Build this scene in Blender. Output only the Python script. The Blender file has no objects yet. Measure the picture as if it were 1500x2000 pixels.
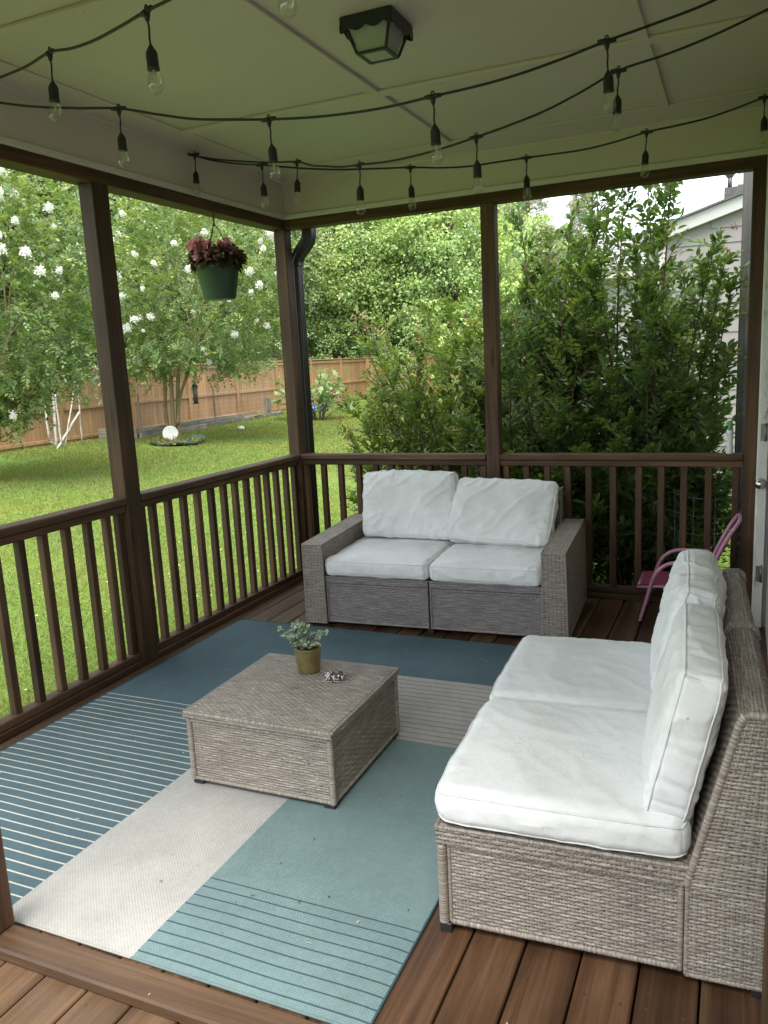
import bpy, math, random
import numpy as np
from mathutils import Matrix, Vector

C = bpy.context.scene.collection
scene = bpy.context.scene
R = math.radians

# ------------------------------------------------------------------ camera
cam_d = bpy.data.cameras.new("camera")
cam = bpy.data.objects.new("camera", cam_d)
C.objects.link(cam)
CAM = np.array([2.912, -5.045, 1.5587])
PITCH, ROLL, YAW = -0.18532, -0.05052, 0.42209
_cy, _sy = math.cos(YAW), math.sin(YAW)
_f = np.array([-_sy * math.cos(PITCH), _cy * math.cos(PITCH), math.sin(PITCH)])
_r = np.array([_cy, _sy, 0.0])
_u = np.cross(_r, _f)
_rr = math.cos(ROLL) * _r + math.sin(ROLL) * _u
_uu = -math.sin(ROLL) * _r + math.cos(ROLL) * _u
cam.matrix_world = Matrix(((_rr[0], _uu[0], -_f[0], CAM[0]), (_rr[1], _uu[1], -_f[1], CAM[1]),
                           (_rr[2], _uu[2], -_f[2], CAM[2]), (0, 0, 0, 1)))
cam_d.sensor_fit = 'VERTICAL'
cam_d.sensor_height = 36.0
cam_d.lens = 36.0 * 1561.36 / 2000.0
cam_d.clip_start = 0.05
cam_d.clip_end = 2000
scene.camera = cam

# ------------------------------------------------------------------ world, sun, exposure
SUN_EL, SUN_AZ = 66.0, 160.0      # azimuth clockwise from +y, seen from above
world = bpy.data.worlds.new("World")
scene.world = world
world.use_nodes = True
wn, wl = world.node_tree.nodes, world.node_tree.links
wn.clear()
w_out = wn.new('ShaderNodeOutputWorld')
w_bg = wn.new('ShaderNodeBackground')
w_sky = wn.new('ShaderNodeTexSky')
w_sky.sky_type = 'NISHITA'
w_sky.sun_disc = False
w_sky.sun_elevation = R(SUN_EL)
w_sky.sun_rotation = R(SUN_AZ)
w_sky.air_density = 1.0
w_sky.dust_density = 2.0
w_tc = wn.new('ShaderNodeTexCoord')
w_map = wn.new('ShaderNodeMapping')
w_map.inputs['Scale'].default_value = (2.2, 2.2, 5.0)
w_noise = wn.new('ShaderNodeTexNoise')
w_noise.inputs['Scale'].default_value = 1.6
w_noise.inputs['Detail'].default_value = 6
w_ramp = wn.new('ShaderNodeValToRGB')
w_ramp.color_ramp.elements[0].position = 0.36
w_ramp.color_ramp.elements[0].color = (0.62, 0.62, 0.62, 1)
w_ramp.color_ramp.elements[1].position = 0.62
w_ramp.color_ramp.elements[1].color = (0.97, 0.97, 0.97, 1)
w_mix = wn.new('ShaderNodeMix')
w_mix.data_type = 'RGBA'
w_mix.inputs[7].default_value = (7.1, 7.6, 8.1, 1)
wl.new(w_tc.outputs['Generated'], w_map.inputs[0])
wl.new(w_map.outputs[0], w_noise.inputs['Vector'])
wl.new(w_noise.outputs['Fac'], w_ramp.inputs[0])
wl.new(w_ramp.outputs[0], w_mix.inputs[0])
wl.new(w_sky.outputs[0], w_mix.inputs[6])
wl.new(w_mix.outputs[2], w_bg.inputs['Color'])
w_bg.inputs['Strength'].default_value = 0.15
wl.new(w_bg.outputs[0], w_out.inputs[0])

sun_d = bpy.data.lights.new("sun", 'SUN')
sun_d.energy = 3.2
sun_d.angle = R(40)
sun_d.color = (1.0, 0.965, 0.91)
sun = bpy.data.objects.new("sun", sun_d)
C.objects.link(sun)
_az = R(SUN_AZ)
_sd = Vector((math.sin(_az) * math.cos(R(SUN_EL)), math.cos(_az) * math.cos(R(SUN_EL)), math.sin(R(SUN_EL))))
sun.rotation_euler = _sd.to_track_quat('Z', 'Y').to_euler()
sun.location = (0, -8, 12)

scene.view_settings.view_transform = 'Standard'
scene.view_settings.look = 'None'
scene.view_settings.gamma = 1.0
scene.view_settings.exposure = 1.37
scene.cycles.max_bounces = 10
scene.cycles.transparent_max_bounces = 12
scene.cycles.caustics_reflective = False
scene.cycles.caustics_refractive = False

rng = np.random.default_rng(7)
random.seed(7)

# ------------------------------------------------------------------ node helpers
def new_mat(name):
    m = bpy.data.materials.new(name)
    m.use_nodes = True
    nt = m.node_tree
    b = nt.nodes['Principled BSDF']
    return m, nt, b

def nd(nt, typ, **kw):
    n = nt.nodes.new(typ)
    for k, v in kw.items():
        setattr(n, k, v)
    return n

def lk(nt, a, b):
    nt.links.new(a, b)

def ramp(nt, fac, stops):
    n = nt.nodes.new('ShaderNodeValToRGB')
    el = n.color_ramp.elements
    while len(el) < len(stops):
        el.new(0.5)
    for e, (p, c) in zip(el, stops):
        e.position = p
        e.color = (c[0], c[1], c[2], 1) if len(c) == 3 else c
    lk(nt, fac, n.inputs[0])
    return n.outputs[0]

def math_n(nt, op, a, b=None):
    n = nt.nodes.new('ShaderNodeMath')
    n.operation = op
    for i, v in enumerate((a, b)):
        if v is None:
            continue
        if isinstance(v, (int, float)):
            n.inputs[i].default_value = v
        else:
            lk(nt, v, n.inputs[i])
    return n.outputs[0]

def mixc(nt, fac, a, b, mode='MIX'):
    n = nt.nodes.new('ShaderNodeMix')
    n.data_type = 'RGBA'
    n.blend_type = mode
    for i, v in ((0, fac), (6, a), (7, b)):
        if isinstance(v, (int, float)):
            n.inputs[i].default_value = v
        elif isinstance(v, tuple):
            n.inputs[i].default_value = (v[0], v[1], v[2], 1)
        else:
            lk(nt, v, n.inputs[i])
    return n.outputs[2]

def noise(nt, vec, scale, detail=4, rough=0.55, dist=0.0):
    n = nt.nodes.new('ShaderNodeTexNoise')
    n.inputs['Scale'].default_value = scale
    n.inputs['Detail'].default_value = detail
    n.inputs['Roughness'].default_value = rough
    n.inputs['Distortion'].default_value = dist
    if vec is not None:
        lk(nt, vec, n.inputs['Vector'])
    return n.outputs['Fac']

def objco(nt):
    return nt.nodes.new('ShaderNodeTexCoord').outputs['Object']

def scaled(nt, vec, s):
    n = nt.nodes.new('ShaderNodeMapping')
    n.inputs['Scale'].default_value = s
    lk(nt, vec, n.inputs[0])
    return n.outputs[0]

def bump(nt, b, height, strength, dist):
    n = nt.nodes.new('ShaderNodeBump')
    n.inputs['Strength'].default_value = strength
    n.inputs['Distance'].default_value = dist
    lk(nt, height, n.inputs['Height'])
    lk(nt, n.outputs[0], b.inputs['Normal'])

def rnd_attr(nt):
    n = nt.nodes.new('ShaderNodeAttribute')
    n.attribute_name = 'rnd'
    return n.outputs['Fac']

def obj_random(nt):
    return nt.nodes.new('ShaderNodeObjectInfo').outputs['Random']

_cache = {}
def wood(key, axis, c1, c2, c3, tint=0.25, rough=0.5, weather=None, knots=True):
    k = (key, axis)
    if k in _cache:
        return _cache[k]
    m, nt, b = new_mat(key + '_' + 'xyz'[axis])
    ra = rnd_attr(nt)
    oi = obj_random(nt)
    off = math_n(nt, 'ADD', math_n(nt, 'MULTIPLY', ra, 41.0), math_n(nt, 'MULTIPLY', oi, 67.0))
    v = nt.nodes.new('ShaderNodeVectorMath')
    v.operation = 'ADD'
    lk(nt, objco(nt), v.inputs[0])
    lk(nt, off, v.inputs[1])
    vec = v.outputs[0]
    def sc(al, cr):
        s = [cr, cr, cr]
        s[axis] = al
        return scaled(nt, vec, tuple(s))
    n1 = noise(nt, sc(0.7, 13.0), 1.0, 5, 0.6, 0.8)
    n2 = noise(nt, sc(1.6, 62.0), 1.0, 5, 0.65, 0.4)
    n3 = noise(nt, vec, 2.3, 3, 0.5)
    col = ramp(nt, n1, [(0.28, c1), (0.5, c2), (0.72, c3)])
    col = mixc(nt, 1.0, col, ramp(nt, n2, [(0.3, (0.62, 0.60, 0.58)), (0.6, (1.1, 1.08, 1.05))]), 'MULTIPLY')
    col = mixc(nt, 0.8, col, ramp(nt, n3, [(0.3, (0.60, 0.62, 0.64)), (0.7, (1.25, 1.22, 1.18))]), 'MULTIPLY')
    if knots:
        vo = nt.nodes.new('ShaderNodeTexVoronoi')
        vo.inputs['Scale'].default_value = 1.0
        lk(nt, sc(1.7, 6.5), vo.inputs['Vector'])
        kn = ramp(nt, vo.outputs['Distance'], [(0.02, (0.3, 0.27, 0.25)), (0.09, (0.7, 0.68, 0.66)), (0.14, (1, 1, 1))])
        col = mixc(nt, 0.85, col, kn, 'MULTIPLY')
    hs = nt.nodes.new('ShaderNodeHueSaturation')
    lk(nt, col, hs.inputs['Color'])
    lk(nt, math_n(nt, 'ADD', math_n(nt, 'MULTIPLY', math_n(nt, 'FRACT', math_n(nt, 'MULTIPLY', off, 0.317)), tint), 1.0 - tint / 2), hs.inputs['Value'])
    col = hs.outputs[0]
    if weather:
        at = nt.nodes.new('ShaderNodeAttribute')
        at.attribute_name = 'wear'
        wv = mixc(nt, n1, tuple(x * 0.75 for x in weather), tuple(x * 1.2 for x in weather))
        wv = mixc(nt, 1.0, wv, ramp(nt, n2, [(0.3, (0.7, 0.7, 0.7)), (0.6, (1.08, 1.08, 1.08))]), 'MULTIPLY')
        wf = math_n(nt, 'MULTIPLY', at.outputs['Fac'], ramp(nt, n3, [(0.25, (0.55,) * 3), (0.7, (1,) * 3)]))
        col = mixc(nt, wf, col, wv)
    b.inputs['Specular IOR Level'].default_value = 0.28
    lk(nt, col, b.inputs['Base Color'])
    lk(nt, ramp(nt, n1, [(0.2, (rough - 0.1,) * 3), (0.8, (rough + 0.15,) * 3)]), b.inputs['Roughness'])
    bump(nt, b, math_n(nt, 'ADD', n2, math_n(nt, 'MULTIPLY', n1, 0.7)), 0.35, 0.004)
    _cache[k] = m
    return m

def stain(axis):      # dark brown porch stain
    return wood('porch_stain', axis, (0.046, 0.025, 0.0125), (0.089, 0.050, 0.026), (0.150, 0.088, 0.047), 0.5, 0.6)

def deckwood(axis):
    return wood('deck_board', axis, (0.045, 0.022, 0.0115), (0.094, 0.046, 0.024), (0.165, 0.092, 0.048), 0.5, 0.40,
                weather=(0.15, 0.108, 0.066))

def plain(name, col, rough=0.6, metal=0.0, nscale=None, namp=0.12, spec=None, bumpd=0.0):
    m, nt, b = new_mat(name)
    b.inputs['Roughness'].default_value = rough
    b.inputs['Metallic'].default_value = metal
    if spec is not None:
        b.inputs['Specular IOR Level'].default_value = spec
    co = objco(nt)
    n = noise(nt, co, nscale or 9.0, 5, 0.6)
    lo = tuple(max(0, c * (1 - namp)) for c in col)
    hi = tuple(c * (1 + namp) for c in col)
    lk(nt, ramp(nt, n, [(0.3, lo), (0.7, hi)]), b.inputs['Base Color'])
    if bumpd:
        bump(nt, b, noise(nt, co, (nscale or 9) * 8, 3), 0.5, bumpd)
    return m

def leafmat(name, stops, trans=0.35, rough=0.42, spec=0.4, nscale=1.2, shift=(1.25, 1.15, 0.7), tcol=(1.3, 1.3, 0.6), shiftamt=0.6, gain=1.0):
    m, nt, b = new_mat(name)
    stops = [(p, (c[0] * gain * 1.48, c[1] * gain * 1.0, c[2] * gain * 1.8) if gain != 1.0 else c) for p, c in stops]
    ra = rnd_attr(nt)
    col = ramp(nt, ra, stops)
    n = noise(nt, objco(nt), nscale, 3, 0.5)
    f = ramp(nt, n, [(0.42, (0, 0, 0)), (0.68, (1, 1, 1))])
    f = math_n(nt, 'MULTIPLY', f, shiftamt)
    col = mixc(nt, f, col, mixc(nt, 1.0, col, shift, 'MULTIPLY'))
    lk(nt, col, b.inputs['Base Color'])
    b.inputs['Roughness'].default_value = rough
    b.inputs['Specular IOR Level'].default_value = spec
    tr = nt.nodes.new('ShaderNodeBsdfTranslucent')
    lk(nt, mixc(nt, 1.0, col, tcol, 'MULTIPLY'), tr.inputs['Color'])
    mx = nt.nodes.new('ShaderNodeMixShader')
    mx.inputs[0].default_value = trans
    lk(nt, b.outputs[0], mx.inputs[1])
    lk(nt, tr.outputs[0], mx.inputs[2])
    lk(nt, mx.outputs[0], nt.nodes['Material Output'].inputs['Surface'])
    return m

# ------------------------------------------------------------------ perlin noise in numpy
_perm = np.random.default_rng(3).permutation(512)
_grad = np.random.default_rng(4).normal(size=(512, 3))
_grad /= np.linalg.norm(_grad, axis=1)[:, None]
def pnoise(P):
    P = np.asarray(P, float)
    I = np.floor(P).astype(int)
    F = P - I
    W = F * F * F * (F * (F * 6 - 15) + 10)
    out = np.zeros(len(P))
    for dx in (0, 1):
        for dy in (0, 1):
            for dz in (0, 1):
                h = _perm[(_perm[(_perm[(I[:, 0] + dx) % 512] + I[:, 1] + dy) % 512] + I[:, 2] + dz) % 512]
                g = _grad[h]
                d = F - np.array([dx, dy, dz])
                w = (W[:, 0] if dx else 1 - W[:, 0]) * (W[:, 1] if dy else 1 - W[:, 1]) * (W[:, 2] if dz else 1 - W[:, 2])
                out += w * (g * d).sum(1)
    return out

# ------------------------------------------------------------------ mesh builder
class MB:
    def __init__(self):
        self.V, self.ch, self.n = [], [], 0
        self.uv = []
    def add(self, V, F, rnd=0.0, mi=0, smooth=False, uv=None, wear=0.0):
        V = np.asarray(V, float).reshape(-1, 3)
        F = np.asarray(F, int)
        if F.ndim == 1:
            F = F[None]
        self.V.append(V)
        self.uv.append(np.zeros((len(V), 2)) if uv is None else np.asarray(uv, float))
        r = np.broadcast_to(np.asarray(rnd, float), (len(F),))
        m = np.broadcast_to(np.asarray(mi, int), (len(F),))
        self.ch.append((F + self.n, r, m, smooth, wear))
        self.n += len(V)
        return self
    def addmulti(self, V, Fs, **kw):
        n0 = self.n
        for i, F in enumerate(Fs):
            F = np.asarray(F, int)
            if i == 0:
                self.add(V, F, **kw)
            else:
                self.add(np.zeros((0, 3)), F - (self.n - n0), **kw)
        return self
    def box(self, x0, x1, y0, y1, z0, z1, c=0.003, rnd=None, mi=0, wear=0.0, M=None):
        if rnd is None:
            rnd = random.random()
        ctr = np.array([(x0 + x1) / 2, (y0 + y1) / 2, (z0 + z1) / 2])
        h = np.array([abs(x1 - x0) / 2, abs(y1 - y0) / 2, abs(z1 - z0) / 2])
        c = min(c, h.min() * 0.45)
        V, Fs4, Fs3 = [], [], []
        idx = {}
        for sx in (-1, 1):
            for sy in (-1, 1):
                for sz in (-1, 1):
                    s = np.array([sx, sy, sz])
                    for a in range(3):
                        p = s * (h - c)
                        p[a] = s[a] * h[a]
                        idx[(sx, sy, sz, a)] = len(V)
                        V.append(ctr + p)
        for a in range(3):
            b_, d_ = (a + 1) % 3, (a + 2) % 3
            for s in (-1, 1):
                q = []
                for (u, v) in ((-1, -1), (1, -1), (1, 1), (-1, 1)):
                    t = [0, 0, 0]
                    t[a], t[b_], t[d_] = s, u, v
                    q.append(idx[(*t, a)])
                Fs4.append(q if s > 0 else q[::-1])
            for u in (-1, 1):
                for v in (-1, 1):
                    t0, t1 = [0, 0, 0], [0, 0, 0]
                    t0[a], t0[b_], t0[d_] = -1, u, v
                    t1[a], t1[b_], t1[d_] = 1, u, v
                    q = [idx[(*t0, b_)], idx[(*t1, b_)], idx[(*t1, d_)], idx[(*t0, d_)]]
                    Fs4.append(q if u * v < 0 else q[::-1])
        for sx in (-1, 1):
            for sy in (-1, 1):
                for sz in (-1, 1):
                    q = [idx[(sx, sy, sz, 0)], idx[(sx, sy, sz, 1)], idx[(sx, sy, sz, 2)]]
                    Fs3.append(q if sx * sy * sz > 0 else q[::-1])
        V = np.array(V)
        if M is not None:
            V = V @ np.array(M)[:3, :3].T + np.array(M)[:3, 3]
        return self.addmulti(V, [Fs4, Fs3], rnd=rnd, mi=mi, wear=wear)
    def bar(self, a, b, w, t, rnd=None, mi=0, up=(0, 0, 1), c=0.002):
        """rectangular bar from a to b, w wide (across), t thick (towards up)"""
        a, b = np.array(a, float), np.array(b, float)
        d = b - a
        L = np.linalg.norm(d)
        d /= L
        s = np.cross(d, up)
        if np.linalg.norm(s) < 1e-4:
            s = np.cross(d, (1, 0, 0))
        s /= np.linalg.norm(s)
        u = np.cross(s, d)
        M = np.eye(4)
        M[:3, 0], M[:3, 1], M[:3, 2], M[:3, 3] = d, s, u, (a + b) / 2
        return self.box(-L / 2, L / 2, -w / 2, w / 2, -t / 2, t / 2, c, rnd, mi, M=M)
    def tube(self, P, r, k=8, caps=True, rnd=0.0, mi=0, smooth=True, closed=False):
        P = np.asarray(P, float)
        n = len(P)
        r = np.broadcast_to(np.asarray(r, float), (n,))
        if closed:
            T = np.roll(P, -1, 0) - np.roll(P, 1, 0)
        else:
            T = np.gradient(P, axis=0)
        T /= np.linalg.norm(T, axis=1)[:, None] + 1e-12
        a = np.array([0, 0, 1.0]) if abs(T[0, 2]) < 0.9 else np.array([1.0, 0, 0])
        s = np.cross(T[0], a)
        s /= np.linalg.norm(s)
        V = []
        ang = np.arange(k) * 2 * np.pi / k
        for i in range(n):
            s = s - T[i] * (s @ T[i])
            s /= np.linalg.norm(s) + 1e-12
            u = np.cross(T[i], s)
            V.append(P[i] + r[i] * (np.cos(ang)[:, None] * s + np.sin(ang)[:, None] * u))
        V = np.concatenate(V)
        F = []
        m = n if closed else n - 1
        for i in range(m):
            j = (i + 1) % n
            for q in range(k):
                q2 = (q + 1) % k
                F.append((i * k + q, i * k + q2, j * k + q2, j * k + q))
        Fs = [np.array(F)]
        if caps and not closed:
            Fs.append(np.array([list(range(k))[::-1], [(n - 1) * k + q for q in range(k)]]))
        return self.addmulti(V, Fs, rnd=rnd, mi=mi, smooth=smooth)
    def lathe(self, prof, k=24, ctr=(0, 0, 0), rnd=0.0, mi=0, smooth=True, sq=None):
        prof = np.asarray(prof, float)
        ang = np.arange(k) * 2 * np.pi / k
        V = np.concatenate([np.stack([r * np.cos(ang), r * np.sin(ang), np.full(k, z)], 1) for r, z in prof]) + np.array(ctr)
        F = []
        for i in range(len(prof) - 1):
            for q in range(k):
                q2 = (q + 1) % k
                F.append((i * k + q, i * k + q2, (i + 1) * k + q2, (i + 1) * k + q))
        return self.add(V, F, rnd=rnd, mi=mi, smooth=smooth)
    def grid(self, V, nu, nv, rnd=0.0, mi=0, smooth=True, uv=None):
        """V is (nu*nv,3), v fastest"""
        i, j = np.meshgrid(np.arange(nu - 1), np.arange(nv - 1), indexing='ij')
        a = (i * nv + j).ravel()
        F = np.stack([a, a + nv, a + nv + 1, a + 1], 1)
        return self.add(V, F, rnd=rnd, mi=mi, smooth=smooth, uv=uv)
    def mesh(self, name, mats):
        V = np.concatenate(self.V).astype(np.float32)
        UV = np.concatenate(self.uv).astype(np.float32)
        me = bpy.data.meshes.new(name)
        loops = np.concatenate([f.ravel() for f, *_ in self.ch]).astype(np.int32)
        tot = np.concatenate([np.full(len(f), f.shape[1]) for f, *_ in self.ch]).astype(np.int32)
        start = np.concatenate([[0], np.cumsum(tot)[:-1]]).astype(np.int32)
        me.vertices.add(len(V))
        me.vertices.foreach_set('co', V.ravel())
        me.loops.add(len(loops))
        me.loops.foreach_set('vertex_index', loops)
        me.polygons.add(len(tot))
        me.polygons.foreach_set('loop_start', start)
        me.polygons.foreach_set('loop_total', tot)
        me.polygons.foreach_set('material_index', np.concatenate([m for _, _, m, _, _ in self.ch]).astype(np.int32))
        me.update(calc_edges=True)
        me.polygons.foreach_set('use_smooth', np.concatenate([np.full(len(f), s) for f, _, _, s, _ in self.ch]).astype(bool))
        at = me.attributes.new('rnd', 'FLOAT', 'FACE')
        at.data.foreach_set('value', np.concatenate([r for _, r, _, _, _ in self.ch]).astype(np.float32))
        if any(w for *_, w in self.ch):
            at = me.attributes.new('wear', 'FLOAT', 'FACE')
            at.data.foreach_set('value', np.concatenate([np.full(len(f), w) for f, _, _, _, w in self.ch]).astype(np.float32))
        if np.any(UV):
            uvl = me.uv_layers.new(name='uv')
            uvl.data.foreach_set('uv', UV[loops].ravel())
        for m in (mats if isinstance(mats, (list, tuple)) else [mats]):
            me.materials.append(m)
        me.validate()
        return me
    def build(self, name, mats, parent=None):
        o = bpy.data.objects.new(name, self.mesh(name, mats))
        C.objects.link(o)
        if parent is not None:
            o.parent = parent
        return o

def tag(o, label=None, cat=None, group=None, kind=None):
    if label:
        o['label'] = label
    if cat:
        o['category'] = cat
    if group:
        o['group'] = group
    if kind:
        o['kind'] = kind
    return o

def thing(name, label, cat, loc=(0, 0, 0), rotz=0.0, group=None, scale=1.0):
    o = bpy.data.objects.new(name, None)
    C.objects.link(o)
    o.empty_display_size = 0.1
    o.location = loc
    o.rotation_euler = (0, 0, rotz)
    o.scale = (scale,) * 3
    return tag(o, label, cat, group)

def inst(name, src, parent, loc=(0, 0, 0), rot=(0, 0, 0), scale=None):
    o = bpy.data.objects.new(name, src.data)
    C.objects.link(o)
    o.parent = parent
    o.location = loc
    o.rotation_euler = rot
    if scale is not None:
        o.scale = scale
    return o

def unit(a):
    a = np.asarray(a, float)
    return a / (np.linalg.norm(a, axis=-1, keepdims=True) + 1e-12)

def catmull(P, n=8):
    P = np.asarray(P, float)
    Q = np.concatenate([[2 * P[0] - P[1]], P, [2 * P[-1] - P[-2]]])
    out = []
    for i in range(1, len(Q) - 2):
        t = np.linspace(0, 1, n, endpoint=False)[:, None]
        a, b, c, d = Q[i - 1], Q[i], Q[i + 1], Q[i + 2]
        out.append(0.5 * (2 * b + (c - a) * t + (2 * a - 5 * b + 4 * c - d) * t ** 2 + (3 * b - a - 3 * c + d) * t ** 3))
    out.append(P[-1:])
    return np.concatenate(out)

# ------------------------------------------------------------------ leaves
def add_leaves(mb, P, D, U, L, W, rnd, fold=0.12, droop=0.1, fine=True, mi=0):
    """pointed leaves: P base, D direction, U face normal, arrays"""
    P, D = np.asarray(P, float), unit(D)
    S = unit(np.cross(D, U))
    U = np.cross(S, D)
    n = len(P)
    L = np.broadcast_to(np.asarray(L, float), (n,))[:, None]
    W = np.broadcast_to(np.asarray(W, float), (n,))[:, None]
    rnd = np.broadcast_to(np.asarray(rnd, float), (n,))
    if fine:
        lift = U * W * fold
        tip = P + D * L - U * L * droop
        V = np.stack([P, P + D * L * .3 + S * W * .46 + lift, P + D * L * .68 + S * W * .40 + lift - U * L * droop * .3, tip,
                      P + D * L * .68 - S * W * .40 + lift - U * L * droop * .3, P + D * L * .3 - S * W * .46 + lift], 1).reshape(-1, 3)
        b = np.arange(n)[:, None] * 6
        F = np.concatenate([b + np.array([0, 3, 2, 1]), b + np.array([0, 5, 4, 3])])
        mb.add(V, F, rnd=np.concatenate([rnd, rnd]), mi=mi)
    else:
        V = np.stack([P, P + D * L * .45 + S * W * .5, P + D * L - U * L * droop, P + D * L * .45 - S * W * .5], 1).reshape(-1, 3)
        b = np.arange(n)[:, None] * 4
        mb.add(V, b + np.array([0, 3, 2, 1]), rnd=rnd, mi=mi)

def rand_dirs(n, up=0.0):
    d = rng.normal(size=(n, 3))
    d[:, 2] += up
    return unit(d)

def ground_z(x, y=0):
    t = np.clip((np.asarray(x, float) + 12.0) / 12.0, 0, 1)
    return -0.42 * t * t * (3 - 2 * t)

# ================================================================== GROUND
m, nt, b = new_mat('lawn_soil')
co = objco(nt)
n1 = noise(nt, co, 0.35, 4)
n2 = noise(nt, co, 2.6, 5, 0.65)
n3 = noise(nt, co, 38.0, 4, 0.7)
col = ramp(nt, n2, [(0.3, (0.095, 0.165, 0.032)), (0.55, (0.118, 0.195, 0.038)), (0.75, (0.145, 0.22, 0.05))])
col = mixc(nt, ramp(nt, n1, [(0.56, (0, 0, 0)), (0.7, (0.75, 0.75, 0.75))]), col, (0.14, 0.125, 0.05))
col = mixc(nt, 0.7, col, ramp(nt, n3, [(0.3, (0.5, 0.55, 0.5)), (0.7, (1.35, 1.3, 1.2))]), 'MULTIPLY')
lk(nt, col, b.inputs['Base Color'])
b.inputs['Roughness'].default_value = 0.9
b.inputs['Specular IOR Level'].default_value = 0.1
bump(nt, b, n3, 0.8, 0.03)
M_LAWN = m

gx = np.concatenate([[-400, -150, -60, -30], np.linspace(-20, 5, 51), [15, 40, 120, 400]])
gy = np.concatenate([[-400, -100, -30], np.linspace(-10, 40, 101), [70, 150, 400, 700]])
GX, GY = np.meshgrid(gx, gy, indexing='ij')
GZ = ground_z(GX) + 0.02 * pnoise(np.stack([GX.ravel() * .4, GY.ravel() * .4, GX.ravel() * 0], 1)).reshape(GX.shape)
mb = MB()
mb.grid(np.stack([GX, GY, GZ], 2).reshape(-1, 3), len(gx), len(gy))
tag(mb.build('lawn', M_LAWN), kind='structure')

# grass blades
M_GRASS = leafmat('grass_blade', [(0.0, (0.078, 0.152, 0.022)), (0.5, (0.092, 0.174, 0.026)), (0.85, (0.108, 0.194, 0.034)), (1.0, (0.16, 0.205, 0.065))],
                  gain=1.25, trans=0.3, rough=0.65, spec=0.1, nscale=0.5, shift=(1.5, 1.12, 1.0), shiftamt=0.7)
def grass():
    n = 620000
    r = 3.2 + (33 - 3.2) * rng.random(n) ** 1.25
    th = R(90) + YAW + R(33) * (2 * rng.random(n) - 1)
    x = CAM[0] + r * np.cos(th)
    y = CAM[1] + r * np.sin(th)
    ok = ~((x > -0.12) & (y < 0.14)) & (x < 3.0) & (x > -12.0) & (y < 27)
    ok &= ~(((x + 9.0) ** 2 / 0.5 + (y - 9.75) ** 2 / 0.5) < 1)
    # thin, bare places
    pn = pnoise(np.stack([x * .45, y * .45, 0 * x], 1)) + 0.6 * pnoise(np.stack([x * 1.7, y * 1.7, 0 * x + 5], 1))
    bare = np.exp(-((x + 3.3) ** 2 / 1.2 + (y - 6.6) ** 2 / .5)) + np.exp(-((x + 10.4) ** 2 / 1.5 + (y - 6.3) ** 2 / .6)) + np.exp(-((x + 4.4) ** 2 / .6 + (y - 12.6) ** 2 / 2))
    ok &= rng.random(n) > np.clip(bare * 0.95 + np.clip(pn - .35, 0, 1) * .8, 0, .97)
    x, y, r = x[ok], y[ok], r[ok]
    n = len(x)
    P = np.stack([x, y, ground_z(x) + 0.02 * pnoise(np.stack([x * .4, y * .4, x * 0], 1)) - 0.004], 1)
    D = rand_dirs(n, 0.0)
    D[:, 2] = np.abs(D[:, 2]) * 0.9 + 0.50
    D = unit(D)
    L = (0.024 + 0.022 * rng.random(n)) * (1 + r / 30)
    W = 0.0018 + 0.0008 * r
    S = unit(np.cross(D, rand_dirs(n)))
    V = np.stack([P - S * (W / 2)[:, None], P + S * (W / 2)[:, None], P + D * L[:, None]], 1).reshape(-1, 3)
    F = np.arange(n * 3).reshape(-1, 3)
    m = MB()
    m.add(V, F, rnd=rng.random(n))
    # small white clover heads and seed tops
    k = 260
    rr = 4 + 14 * rng.random(k)
    tt = R(90) + YAW + R(12 + 20 * 1) * (rng.random(k))
    xx, yy = CAM[0] + rr * np.cos(tt), CAM[1] + rr * np.sin(tt)
    okk = (xx < -0.3) & (xx > -11)
    for a, c in zip(xx[okk], yy[okk]):
        s = 0.006 + .006 * random.random()
        z = float(ground_z(a)) + .05
        m.add([(a - s, c, z), (a, c - s, z + s * .3), (a + s, c, z), (a, c + s, z + s * .3)], [(0, 1, 2, 3)], mi=1)
    tag(m.build('grass', [M_GRASS, plain('clover', (0.6, 0.6, 0.5), 0.8)]), 'short bright green grass of the back yard', 'grass', kind='stuff')
grass()

# ================================================================== DECK
def deck():
    m = MB()
    pitch = 0.1455
    x = 2.283 - pitch * 17
    k = 0
    while x < 4.4:
        x0, x1 = x + 0.003, x + pitch - 0.003
        if x1 > -0.13:
            x0 = max(x0, -0.13)
            y_hi = 0.125 if x < 3.05 else -3.71
            dz = random.uniform(-0.0012, 0.0012)
            if x < 3.05:
                m.box(x0, x1, -3.688, y_hi, -0.03, dz, 0.004, wear=0.06 + 0.55 * max(0, 1 - abs(x - .2) / 1.0))
            m.box(x0, x1, -7.5, -3.694, -0.03, dz * .7, 0.004, wear=0.42)
        x += pitch
        k += 1
    m.box(-0.155, -0.131, -7.5, 0.15, -0.28, -0.032, 0.003)
    m.box(-0.13, 3.1, 0.127, 0.151, -0.28, -0.032, 0.003)
    for y in np.arange(-7.2, 0, 0.6):
        m.box(-0.13, 4.3, y, y + .038, -0.22, -0.0325, 0.002)
    # screw heads
    for yj in np.arange(-6.9, 0.0, 0.6):
        for j in range(-1, 30):
            xb = 2.283 - pitch * 17 + j * pitch
            for fx in (0.03, 0.115):
                if -0.1 < xb + fx < 3.0:
                    m.lathe([(0.0042, 0.0016), (0.003, 0.0024), (0.0001, 0.0022)], 8, (xb + fx, yj + random.uniform(-.006, .006), -0.0006), mi=1)
    tag(m.build('deck', [deckwood(1), plain('screw', (0.10, 0.075, 0.05), 0.5, 0.6)]), kind='structure')
deck()

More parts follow.
